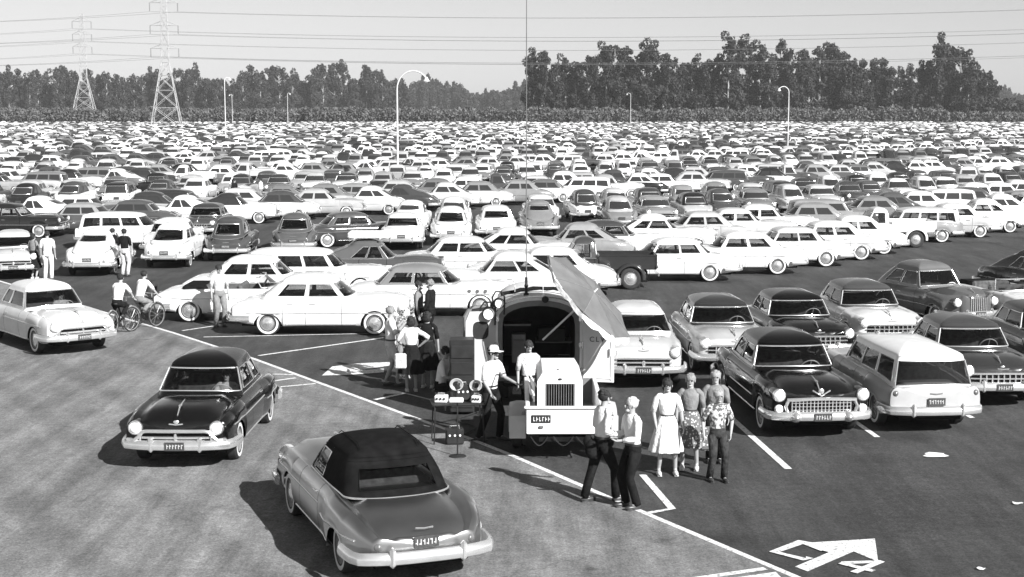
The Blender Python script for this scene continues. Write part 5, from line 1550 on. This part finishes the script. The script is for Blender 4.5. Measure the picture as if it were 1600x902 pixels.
# beach umbrella leaning over the right side of the truck
def umbrella():
    c = g(921, 459, 0); c = Vector((1.56, 29.35, 2.46))
    nrm = Vector((.69, -.21, .69)).normalized()
    long_ = Vector((.72, .0, -.70)); long_ = (long_ - nrm * long_.dot(nrm)).normalized(); sh_ = nrm.cross(long_)
    r = thing('beach_umbrella', tuple(c), 0, 'grey beach umbrella with white scalloped fringe tilted over the right truck door', 'umbrella')
    A = 1.16; dep = .13
    for k in range(8):
        mb = MB(); vs = []; a0, a1 = 2 * pi * k / 8, 2 * pi * (k + 1) / 8
        nn, mm = 5, 6
        for i in range(nn + 1):
            f = i / nn
            for j in range(mm + 1):
                a = a0 + (a1 - a0) * j / mm; sag = .028 * f * math.sin(pi * j / mm)
                rad = A * f * (math.cos(pi / 8) / math.cos((a - a0) - pi / 8)) * (1 - .0) 
                p = long_ * math.cos(a) * rad + sh_ * math.sin(a) * rad + nrm * (dep * (1 - f**1.7) - sag)
                vs.append(p)
        mb.add(vs, [(i * (mm + 1) + j, i * (mm + 1) + j + 1, (i + 1) * (mm + 1) + j + 1, (i + 1) * (mm + 1) + j) for i in range(nn) for j in range(mm)])
        cp = mb.build('canopy_panel', UMB if k % 2 else UMB2, r, angle=60)
        sm = MB(); sm.tube([long_ * math.cos(a0) * A * f + sh_ * math.sin(a0) * A * f + nrm * (dep * (1 - f**1.7) + .004) for f in (0, .2, .4, .6, .8, 1)], .006, 4); sm.build('seam', GREYC, cp)
        mb = MB(); vs = []
        for j in range(mm * 2 + 1):
            a = a0 + (a1 - a0) * j / (mm * 2); rad = A * (math.cos(pi / 8) / math.cos((a - a0) - pi / 8)) * 1.005
            p = long_ * math.cos(a) * rad + sh_ * math.sin(a) * rad
            dn = Vector((0, 0, -1)) * (.09 + .06 * abs(math.sin(pi * j / mm)))
            vs += [p - nrm * .03, p - nrm * .035 + dn]
        mb.add(vs, [(2 * j, 2 * j + 1, 2 * j + 3, 2 * j + 2) for j in range(mm * 2)])
        mb.build('valance', WHITEC, cp, angle=60)
    for k in range(8):
        a = 2 * pi * k / 8; p = (long_ * math.cos(a) + sh_ * math.sin(a)) * A
        mb = MB(); mb.tube([nrm * (dep - .03), p * .5 + nrm * (dep * .65 - .02), p - nrm * .01], .007, 4); mb.build('rib', CHROME, r)
    mb = MB(); mb.tube([nrm * (dep + .10), nrm * dep, -nrm * 1.35], [.012, .02, .02], 8); mb.build('pole', WHITEP, r)
umbrella()

# generator trailer
GX, GY = .93, 25.35
r = thing('trailer', (GX, GY, 0), 0, 'white box trailer with dark number plate carrying the generator behind the truck', 'trailer')
mb = MB(); mb.box(0, .03, .76, 1.36, .06, .47, bev=.012); mb.build('tailgate', WHITEP, r)
for sg in (1, -1): mb = MB(); mb.box(sg * .655, 1.45, .76, .05, 2.76, .46, bev=.01); mb.box(sg * .655, 1.45, 1.005, .08, 2.82, .035, bev=.01); mb.build('side_board', WHITEP, r)
mb = MB(); mb.box(0, 1.45, .52, 1.28, 2.76, .04); mb.box(0, 2.86, .76, 1.28, .05, .46); mb.build('bed', GREYP, r)
mb = MB(); mb.box(0, -.005, 1.005, 1.44, .09, .04, bev=.012); mb.build('top_rail', WHITEP, r)
for sg in (1, -1):
    w_, h_ = wheel_mesh(.36, .2, False, 0)
    wo = put('wheel', w_.mesh('trailer_wheel', WM), r, matrix=Matrix.Translation((sg * .84, 1.3, .36)) @ Matrix.Rotation(-sg * pi / 2, 4, 'Z')); put('hubcap', h_.mesh('th', CHROME), wo)
    mb = MB(); vs = []
    for i in range(13):
        a = pi * i / 12
        for x, q in ((sg * .68, .47), (sg * .84, .48), (sg * .97, .45), (sg * .99, .38)): vs.append((x, 1.3 - q * math.cos(a) * 1.15, .38 + q * math.sin(a)))
    mb.add(vs, [(i * 4 + j, i * 4 + j + 1, (i + 1) * 4 + j + 1, (i + 1) * 4 + j) for i in range(12) for j in range(3)])
    mb.box(sg * .83, .62, .52, .30, .04, .42, bev=.01); mb.build('fender', PALEP, r)
mb = MB(); mb.box(0, 1.2, .42, .9, 2.2, .10); mb.tube([(-.8, 1.3, .36), (.8, 1.3, .36)], .04, 6); mb.tube([(-.3, 2.9, .45), (0, 4.4, .48)], .04, 6); mb.tube([(.3, 2.9, .45), (0, 4.4, .48)], .04, 6); mb.build('chassis', UNDER, r)
pl = MB(); pl.box(-.42, -.012, .80, .34, .02, .14, bev=.006); po = pl.build('number_plate', DARKP, r)
gl = MB(); rg = random.Random(4)
for i in range(6):
    x = -.55 + .052 * i; gl.box(x, -.026, .80, .010, .004, .075); gl.box(x + .014, -.026, .80 + rg.choice((-.03, 0, .03)), .022, .004, .012)
gl.build('plate_number', WHITEP, po)
mb = MB(); mb.box(-.42, -.02, .655, .08, .03, .05, bev=.01); mb.build('tail_lamp', REDLENS, r)
mb = MB(); mb.box(.62, -.03, .62, .05, .04, .08, bev=.01); mb.build('latch', CHROME, r)
rc2 = random.Random(8)
for k in range(3):
    x0, x1 = -.6 + .4 * k, -.3 + .45 * k
    mb = MB(); mb.tube([(x0 + (x1 - x0) * t, .05, .47 - .16 * math.sin(pi * t)) for t in np.linspace(0, 1, 9)], .012, 5); mb.build('chain', DARKP, r)
r = thing('generator', (GX - .08, GY + .28, 0), 0, 'white engine generator with ribbed grille standing in the trailer', 'generator')
mb = MB()
pr = [(-.40, .55), (-.40, 1.42), (-.31, 1.57), (.31, 1.57), (.40, 1.42), (.40, .55)]
mb.v = [(x, 0.0, z) for x, z in pr] + [(x * 1.0, 1.55, z) for x, z in pr]
mb.f = [(1, 2, 8, 7), (2, 3, 9, 8), (3, 4, 10, 9), (4, 5, 11, 10), tuple(range(6, 12))]; mb.m = [0] * 5
ip = [(-.26, .62), (-.26, 1.37), (.26, 1.37), (.26, .62)]
o = len(mb.v); mb.v += [(x, 0, z) for x, z in pr] + [(x, 0, z) for x, z in ip]
mb.f += [(o + 0, o + 6, o + 7, o + 1), (o + 1, o + 7, o + 8, o + 4), (o + 1, o + 4, o + 3, o + 2), (o + 4, o + 8, o + 9, o + 5), (o + 0, o + 5, o + 9, o + 6)]; mb.m += [0] * 5
mb.build('hood', WHITEP, r, angle=20)
mb = MB(); mb.box(0, .03, .995, .52, .02, .75); gb = mb.build('radiator', UNDER, r)
for i in range(12): mb = MB(); mb.box(-.24 + .0436 * i, .0, .995, .011, .03, .74, bev=.004); mb.build('grille_bar', GREYP, gb)
mb = MB(); mb.box(-.405, .78, .98, .012, 1.45, .78); mb.build('side_panel', GREYP, r)
for i in range(9): mb = MB(); mb.box(-.415, .2 + .14 * i, 1.05, .02, .03, .55, bev=.005); mb.build('louvre', DARKP, r)
mb = MB(); mb.ellipsoid((0, -.01, 1.455), (.04, .012, .02), 8, 5); mb.ellipsoid((-.03, .3, 1.575), (.02, .02, .01), 8, 5); mb.build('badge', DARKP, r)
mb = MB(); mb.tube([(-.46, .0, 1.16), (-.70, .9, 1.72), (-.46, 1.7, 1.5)], .016, 5); mb.tube([(-.40, .05, 1.30), (-.66, .5, 1.66)], .016, 5); mb.build('side_stay', WHITEP, r)
mb = MB(); mb.ellipsoid((-.58, .5, .70), (.10, .14, .12), 10, 6); mb.tube([(-.58, .5, .8), (-.5, .8, 1.0)], .02, 5); mb.build('fuel_can', GREYP, r)

# stand, table and gear left of the truck
p = g(715, 713)
r = thing('microphone_stand', (p.x, p.y, 0), 0, 'thin black floor stand with round foot on the white lane line', 'stand')
mb = MB(); mb.lathe([(.001, .03), (.06, .03), (.15, .012), (.16, 0), (.001, 0)], 18); mb.build('foot', DARKP, r)
mb = MB(); mb.tube([(0, 0, .02), (0, 0, 1.02)], .014, 6); mb.build('rod', DARKP, r)
mb = MB(); mb.box(-.02, -.02, 1.03, .26, .20, .07, bev=.02); mb.build('tray', WHITEP, r)
tx, ty = -1.02, 27.15
r = thing('folding_table', (tx, ty, 0), R(8), 'dark folding table of radio gear between the seated man and the technician', 'table')
mb = MB(); mb.box(0, 0, .74, 1.0, .6, .035, bev=.01); mb.build('table_top', DARKP, r)
for sx in (-1, 1):
    for sy in (-1, 1): mb = MB(); mb.tube([(sx * .44, sy * .24, .72), (sx * .47, sy * .26, 0)], .014, 5); mb.build('leg', DARKP, r)
def prop(name, x, y, z, sx, sy, sz, m, label, cat):
    rr_ = thing(name, (x, y, z), R(rc2.uniform(-12, 12)), label, cat)
    mb = MB(); mb.box(0, 0, sz / 2, sx, sy, sz, bev=min(sx, sy, sz) * .12); mb.build('case', m, rr_)
    mb = MB()
    if sz > .12:
        for i in range(3): mb.lathe([(.022, 0), (.02, .02), (.001, .022)], 8, Matrix.Translation((-sx * .28 + i * sx * .28, -sy / 2, sz * .6)) @ Matrix.Rotation(pi / 2, 4, 'X'))
        mb.build('knobs', DARKP if m is not DARKP else WHITEP, rr_)
    mb = MB(); mb.tube([(-sx * .25, 0, sz), (-sx * .25, 0, sz + .04), (sx * .25, 0, sz + .04), (sx * .25, 0, sz)], .008, 5); mb.build('handle', CHROME, rr_)
prop('amplifier', tx - .30, ty - .1, .76, .24, .20, .13, WHITEP, 'white amplifier case at the left end of the gear table', 'amplifier')
prop('receiver', tx + .08, ty + .08, .76, .30, .24, .30, DARKP, 'black receiver set in the middle of the gear table', 'radio')
prop('control_box', tx + .36, ty - .12, .76, .18, .20, .13, WHITEP, 'small white control box at the right end of the gear table', 'box')
prop('battery_case', tx - .05, ty - .25, 0, .34, .24, .30, DARKP, 'black battery case on the ground under the gear table', 'battery')
for k, (dx, dz, rr_, lab) in enumerate(((-.02, 1.08, .12, 'pale cable coil hung upright on the left of the gear table'), (.34, 1.06, .11, 'pale cable coil hung upright next to the technician'))):
    r = thing('cable_coil', (tx + dx, ty - .05, dz), 0, lab, 'cable coil', 'cable coils by the gear table')
    mb = MB()
    for q in range(3): mb.tube([((rr_ - .02 * q) * math.cos(a), .012 * q, (rr_ - .02 * q) * math.sin(a) * .9) for a in np.linspace(0, 2 * pi, 22)[:-1]], .011, 5, closed=True)
    mb.build('coil', PALEP, r)
r = thing('equipment_rack', (-1.02, 29.7, 0), 0, 'dark upright equipment rack standing left of the open truck door', 'rack')
mb = MB(); mb.box(0, 0, .80, .5, .45, 1.5, bev=.02); mb.build('frame', DARKP, r)
for i in range(4): mb = MB(); mb.box(0, -.23, .28 + .34 * i, .44, .03, .26, bev=.01); mb.build('panel', DARKP, r)

for pts, lab in (([(GX - .5, GY + .9), (.1, 26.9), (-.35, 27.3), (-.8, 27.1), (-1.02, 27.2)], 'black cable running over the asphalt from the generator to the gear table'),
                 ([(TX - .9, TY - .1), (-.75, 29.6), (-1.1, 28.9), (-.7, 28.2), (-1.0, 27.4)], 'black cable looping from the open left truck door to the gear table')):
    mb = MB(); P3 = [Vector((x, y, .02)) for x, y in pts]; cur = []
    for i in range(len(P3) - 1):
        p0, p1, p2, p3 = P3[max(i - 1, 0)], P3[i], P3[i + 1], P3[min(i + 2, len(P3) - 1)]
        for f in (0, .25, .5, .75): cur.append(.5 * (2 * p1 + (p2 - p0) * f + (2 * p0 - 5 * p1 + 4 * p2 - p3) * f * f + (3 * p1 - 3 * p2 + p3 - p0) * f**3))
    cur.append(P3[-1]); mb.tube(cur, .016, 6); mb.build('power_cable', BLACK, label=lab, cat='cable')
for z_, sx in ((.75, 1), (1.3, 1), (1.85, 1), (.75, -1), (1.3, -1), (1.85, -1)):
    mb = MB(); mb.tube([(sx * .905, -.03, z_ - .07), (sx * .905, -.03, z_ + .07)], .02, 6); mb.box(sx * .87, -.02, z_, .07, .012, .10); mb.build('hinge', CHROME, tr)

# ------------------------------------------------------------------ people
P_ = lambda u, v: g(u, v)
a = P_(940, 783)
rt_, inf = person((a.x, a.y, 0), 25, 1.80, 'man in white shirt and dark tie striding with a jacket over his hand', top=WHITEC, bottom=DARKC, feet=[(-.24, .09), (.22, -.08)], knees=None, tie=True, longsleeve=True, belt=True, hair=HAIRD,
       arms=[((.02, .12, -.28), (.20, .10, -.42)), ((-.08, -.04, -.27), (.16, -.06, -.36))], lean=.03)
mb = MB(); mb.ellipsoid((.16, .26, .80), (.11, .08, .17), 12, 8); mb.ellipsoid((.10, .30, .92), (.08, .06, .10), 10, 6)
mb.build('folded_jacket', DARKC, None, angle=None, label='dark folded jacket over the hand of the man in white shirt', cat='jacket').location = (a.x - .32, a.y - .28, .05)
a = P_(988, 793)
person((a.x, a.y, 0), 205, 1.76, 'white-haired man in white shirt and dark waistcoat, nearest the painted bracket', top=WHITEC, bottom=DARKC, hair=HAIRW, longsleeve=True, feet=[(.0, .12), (.06, -.12)], belt=True,
       arms=[((.04, .06, -.28), (.24, -.04, -.30)), ((.0, -.08, -.28), (.22, .0, -.28))], lean=.02)
a = P_(1041, 741)
person((a.x, a.y, 0), -88, 1.66, 'woman in white short-sleeved dress with a thin dark belt', dress=WHITEC, bottom=WHITEC, hair=HAIRD, hairlen=1, feet=[(.02, .16), (.02, -.14)], arms=[((.0, .07, -.27), (.04, .10, -.50)), ((.0, -.06, -.27), (.10, -.03, -.48))])
a = P_(1077, 733)
person((a.x, a.y, 0), -100, 1.68, 'woman in grey blouse and flowered skirt behind the woman in white', dress=GREYC, bottom=PRINT, hair=HAIRG, hairlen=0, feet=[(.0, .13), (.0, -.13)], arms=[((.0, .05, -.28), (.03, .07, -.52)), ((.0, -.05, -.28), (.03, -.06, -.52))])
r = thing('shopping_bag', (a.x + .30, a.y - .10, .34), 0, 'flowered cloth bag held low by the woman in the grey blouse', 'bag')
mb = MB(); mb.box(0, 0, .22, .30, .12, .42, bev=.04); mb.build('bag_cloth', PRINT, r); mb = MB(); mb.tube([(-.1, 0, .42), (-.06, 0, .58), (.06, 0, .58), (.1, 0, .42)], .01, 5); mb.build('handle', DARKC, r)
a = P_(1120, 752)
person((a.x, a.y, 0), -78, 1.56, 'boy in blotched short-sleeved shirt and dark jeans at the right of the group', top=BLOTCH, bottom=DENIM, hair=HAIRB, feet=[(.04, .13), (-.06, -.12)], belt=True, arms=[((.0, .10, -.26), (.10, .04, -.48)), ((-.05, -.10, -.26), (.03, -.10, -.48))])
a = P_(1116, 722)
person((a.x, a.y, 0), -95, 1.64, 'fair-haired person standing directly behind the boy in the blotched shirt', top=GREYC, bottom=DARKC, hair=HAIRB, feet=[(.0, .1), (.0, -.1)])
a = P_(766, 688)
person((a.x, a.y, 0), -40, 1.80, 'technician in white shirt and white cap bending beside the open left door', top=WHITEC, bottom=DARKC, hat=(WHITEC, .01), feet=[(.10, .16), (-.14, -.14)], belt=True, lean=.06, arms=[((.06, .06, -.26), (.30, .08, -.34)), ((.04, -.10, -.27), (.20, -.10, -.46))], skin=SKIND)
a = Vector((.33, 28.7, 0))
person((a.x, a.y, 0), -75, 1.66, 'man in the shadow of the truck back whose head shows left of the generator', top=PALEC, bottom=DARKC, feet=[(.0, .1), (.0, -.1)])
a = P_(688, 640)
person((a.x, a.y, 0), -20, 1.74, 'person in white shirt seated low left of the gear table', top=WHITEC, bottom=DARKC, seated=True, hip=.52, feet=[(.42, .12), (.40, -.12)], knees=[(.42, .12, .52), (.42, -.12, .52)], lean=.12, arms=[((.08, .06, -.26), (.30, .02, -.30)), ((.08, -.06, -.26), (.30, -.02, -.30))])
r = thing('stool', (a.x, a.y, 0), 0, 'small dark stool under the seated person in white shirt', 'stool')
mb = MB(); mb.lathe([(.001, .42), (.17, .42), (.175, .39), (.001, .38)], 16); mb.build('seat', DARKP, r)
for k in range(4): mb = MB(); q = pi / 4 + k * pi / 2; mb.tube([(.12 * math.cos(q), .12 * math.sin(q), .39), (.16 * math.cos(q), .16 * math.sin(q), 0)], .012, 5); mb.build('leg', STEEL, r)
a = P_(611, 603)
person((a.x, a.y, 0), 10, 1.82, 'man in white shirt and pale shorts at the left end of the onlookers', top=WHITEC, bottom=PALEC, shorts=True, hair=HAIRG, belt=True, feet=[(-.10, .08), (.14, -.08)], arms=[((.10, .03, -.25), (.30, .0, -.02)), ((.10, -.03, -.25), (.30, -.02, -.02))])
r = thing('camera', (a.x + .36, a.y + .02, 1.42), 0, 'small dark camera held up by the man in pale shorts', 'camera')
mb = MB(); mb.box(0, 0, 0, .06, .13, .08, bev=.01); mb.build('camera_body', DARKP, r); mb = MB(); mb.lathe([(.001, .06), (.025, .06), (.028, 0)], 10, Matrix.Translation((.03, 0, 0)) @ LAMPROT); mb.build('lens', CHROME, r)
a = P_(643, 612)
person((a.x, a.y, 0), 100, 1.68, 'woman in white blouse and dark skirt with one hand on her hip', dress=WHITEC, bottom=DARKC, hair=HAIRD, hairlen=1, feet=[(.0, .10), (.0, -.10)], arms=[((.0, .12, -.24), (.16, -.02, -.36)), ((-.06, -.22, -.18), (.06, -.06, -.34))])
r = thing('handbag', (a.x - .22, a.y - .22, .58), 0, 'pale square handbag hanging beside the woman with hand on hip', 'bag')
mb = MB(); mb.box(0, 0, .14, .26, .10, .34, bev=.03); mb.build('bag_leather', PALEC, r); mb = MB(); mb.tube([(-.08, 0, .3), (-.05, 0, .5), (.05, 0, .5), (.08, 0, .3)], .01, 5); mb.build('strap', DARKC, r)
a = P_(668, 606)
person((a.x, a.y, 0), 80, 1.72, 'woman in dark dress with white collar right of the woman with hand on hip', dress=DARKC, bottom=DARKC, hair=HAIRD, hairlen=1, feet=[(.0, .10), (.0, -.10)])
a = P_(628, 590)
person((a.x, a.y, 0), -60, 1.70, 'woman in white headscarf between the man in shorts and the hand-on-hip woman', dress=PRINT, bottom=GREYC, hair=HAIRW, hairlen=1, feet=[(.0, .10), (.0, -.10)])
a = Vector((-2.12, 38.0, 0))
person((a.x, a.y, 0), 160, 1.80, 'man in dark suit jacket standing before the portholed white hardtop', top=DARKC, bottom=DARKC, hair=HAIRG, longsleeve=True, jacket=True, feet=[(.0, .1), (.0, -.1)], arms=[((.0, .05, -.28), (.12, .03, -.48)), ((.06, -.05, -.27), (.25, .0, -.30))])
a = Vector((-2.45, 38.3, 0))
person((a.x, a.y, 0), -10, 1.72, 'man in grey jacket facing the man in the dark suit', top=GREYC, bottom=DARKC, hair=HAIRD, longsleeve=True, jacket=True, feet=[(.0, .1), (.0, -.1)])
a = P_(344, 510)
person((a.x, a.y, 0), -60, 1.78, 'man in pale shirt and grey trousers at the tail of the white side-view sedan', top=PALEC, bottom=GREYC, hair=HAIRD, feet=[(.05, .1), (-.05, -.1)])
a = P_(76, 438)
person((a.x, a.y, 0), 95, 1.80, 'man all in white standing left of the white fastback at the aisle', top=WHITEC, bottom=WHITEC, hair=HAIRD, feet=[(.0, .11), (.0, -.11)])
a = P_(54, 436)
person((a.x, a.y, 0), 60, 1.68, 'woman in dark dress standing beside the man all in white', dress=GREYC, bottom=DARKC, hair=HAIRD, hairlen=1)
a = P_(196, 432)
person((a.x, a.y, 0), 80, 1.78, 'man in dark shirt and pale trousers between the two white cars at the aisle', top=DARKC, bottom=PALEC, hair=HAIRD, feet=[(.0, .1), (.0, -.1)])
a = P_(178, 424)
person((a.x, a.y, 0), 60, 1.66, 'person in dark clothes left of the man in pale trousers between the white cars', top=DARKC, bottom=DARKC, hair=HAIRD)
for u, v, tp, bt, lab in ((367, 322, DARKC, GREYC, 'distant man in dark jacket among the cars right of the pylon'), (246, 318, WHITEC, DARKC, 'distant man in white shirt among the cars under the tall pylon'), (408, 320, WHITEC, GREYC, 'distant person in white shirt, rightmost of three among the left cars'),
                      (85, 300, WHITEC, WHITEC, 'distant person in white far behind the white station wagon at left'), (1075, 262, WHITEC, DARKC, 'distant person in white among the far cars right of the antenna'), (600, 300, GREYC, DARKC, 'distant person among the cars just left of the hooped lamp post'),
                      (1372, 262, DARKC, DARKC, 'distant person in dark clothes far out near the right lamp post')):
    a = P_(u, v); person((a.x, a.y, 0), rf.uniform(0, 360), 1.75, lab, top=tp, bottom=bt, detail=False, group='people far out among the cars')

# the two cyclists and their bicycles
def bicycle(x, y, h, label):
    r = thing('bicycle', (x, y, 0), R(h), label, 'bicycle', 'bicycles of the two riders')
    for wx in (.52, -.52):
        mb = MB(); mb.tube([(wx + .33 * math.cos(a_), 0, .34 + .33 * math.sin(a_)) for a_ in np.linspace(0, 2 * pi, 29)[:-1]], .022, 6, closed=True); w = mb.build('wheel', BLACK, r)
        mb = MB()
        for k in range(12): q = 2 * pi * k / 12; mb.tube([(wx, .02 * (-1)**k, .34), (wx + .31 * math.cos(q), 0, .34 + .31 * math.sin(q))], .003, 3)
        mb.tube([(wx + .305 * math.cos(a_), 0, .34 + .305 * math.sin(a_)) for a_ in np.linspace(0, 2 * pi, 29)[:-1]], .010, 5, closed=True); mb.build('rim', CHROME, w)
        mb = MB(); mb.tube([(wx + .37 * math.cos(a_), 0, .34 + .37 * math.sin(a_)) for a_ in np.linspace(R(20), R(200), 16)] if wx < 0 else [(wx + .37 * math.cos(a_), 0, .34 + .37 * math.sin(a_)) for a_ in np.linspace(R(10), R(140), 12)], .022, 5); mb.build('mudguard', CHROME, r)
    mb = MB()
    for p0, p1 in (((-.08, 0, .32), (-.18, 0, .80)), ((-.16, 0, .74), (.34, 0, .78)), ((-.08, 0, .32), (.36, 0, .66)), ((-.52, 0, .34), (-.08, 0, .32)), ((-.52, 0, .34), (-.17, 0, .76)), ((.33, 0, .86), (.52, 0, .34))): mb.tube([p0, p1], .018, 6)
    mb.build('frame', DARKP, r)
    mb = MB(); mb.tube([(.10, .30, 1.0), (.22, .28, 1.02), (.34, .12, .98), (.34, -.12, .98), (.22, -.28, 1.02), (.10, -.30, 1.0)], .012, 6); mb.tube([(.33, 0, .86), (.34, 0, .98)], .012, 6); mb.build('handlebar', CHROME, r)
    mb = MB(); mb.ellipsoid((-.20, 0, .86), (.15, .085, .045), 12, 6); mb.tube([(-.18, 0, .80), (-.19, 0, .86)], .012, 5); mb.build('saddle', BLACK, r)
    mb = MB(); mb.tube([(-.08, .10, .32), (-.02, .10, .16)], .01, 5); mb.tube([(-.08, -.10, .32), (-.14, -.10, .48)], .01, 5); mb.box(-.02, .14, .155, .09, .08, .02); mb.box(-.14, -.14, .485, .09, .08, .02); mb.build('pedals', BLACK, r)
for u, v, h, lab, bl in ((190, 521, 78, 'cyclist in white shirt, nearer the pale moving car, seen from behind', 'bicycle under the cyclist nearer the pale moving car'),
                         (226, 514, 62, 'cyclist in white shirt and grey trousers, nearer the white convertible', 'bicycle under the cyclist nearer the white convertible')):
    a = P_(u, v); bicycle(a.x, a.y, h, bl)
    person((a.x, a.y, 0), h, 1.66, lab, top=WHITEC, bottom=DARKC if u < 200 else GREYC, hip=.93, hips=-.20, seated=False, lean=.22, feet=[(-.02, .14, .20), (-.14, -.14, .52)], knees=[(.12, .13, .56), (.16, -.13, .80)],
           arms=[((.14, .07, -.24), (.32, .08, -.42)), ((.14, -.07, -.24), (.32, -.08, -.42))], hair=HAIRD)
# drivers
for cx_, cy_, h, lab in ((-5.72, 27.3, -91, 'driver in pale shirt at the wheel of the black moving car'), (-12.45, 38.9, -52, 'driver in pale shirt inside the pale moving car'), (-2.02, 20.9, 111, 'driver inside the dark convertible with the canvas top')):
    q = R(h); lx_, ly_ = .12, .38
    person((cx_ + lx_ * math.cos(q) - ly_ * math.sin(q), cy_ + lx_ * math.sin(q) + ly_ * math.cos(q), .18), h, 1.62, lab, top=PALEC, bottom=DARKC, seated=True, hip=.46, feet=[(.62, .1, .12), (.62, -.1, .12)], knees=[(.36, .1, .50), (.36, -.1, .50)],
           arms=[((.20, .03, -.20), (.42, -.02, -.10)), ((.20, -.03, -.20), (.42, .02, -.10))], detail=False)

# litter on the asphalt
rl = random.Random(21)
for u, v, s_, lab in ((1460, 712, .20, 'flattened newspaper lying on the asphalt below the station wagon'), (1532, 890, .05, 'paper scrap right of the painted arrow'), (1590, 788, .07, 'paper scrap at the right edge of the picture')):
    p = g(u, v); mb = MB(); n_ = 11; vs = [(0, 0, .02)]
    for i in range(n_): q = 2 * pi * i / n_; rr_ = s_ * rl.uniform(.6, 1.25); vs.append((rr_ * math.cos(q) * 1.2, rr_ * math.sin(q) * .9, rl.uniform(.004, .03)))
    mb.add(vs, [(0, 1 + i, 1 + (i + 1) % n_) for i in range(n_)])
    o = mb.build('paper', WHITEC, angle=None, label=lab, cat='litter'); o.location = (p.x, p.y, .003)
print('done t=%.1f objects=%d' % (time.time() - T0, len(bpy.data.objects)))

# ------------------------------------------------------------------ the dusty air
hz = MB(); hz.box(0, 900, 41.5, 2600, 1860, 85)
ho = hz.build('haze', None, smooth=False, angle=None, kind='stuff', label='thin dry haze over the whole parking field', cat='haze')
hm = bpy.data.materials.new('haze_air'); hm.use_nodes = True; hn = hm.node_tree; hn.nodes.clear()
pv = hn.nodes.new('ShaderNodeVolumePrincipled'); pv.inputs['Color'].default_value = (.95, .95, .95, 1); pv.inputs['Density'].default_value = 0.00018; pv.inputs['Anisotropy'].default_value = 0.2
om = hn.nodes.new('ShaderNodeOutputMaterial'); hn.links.new(pv.outputs[0], om.inputs['Volume'])
ho.data.materials.clear(); ho.data.materials.append(hm)
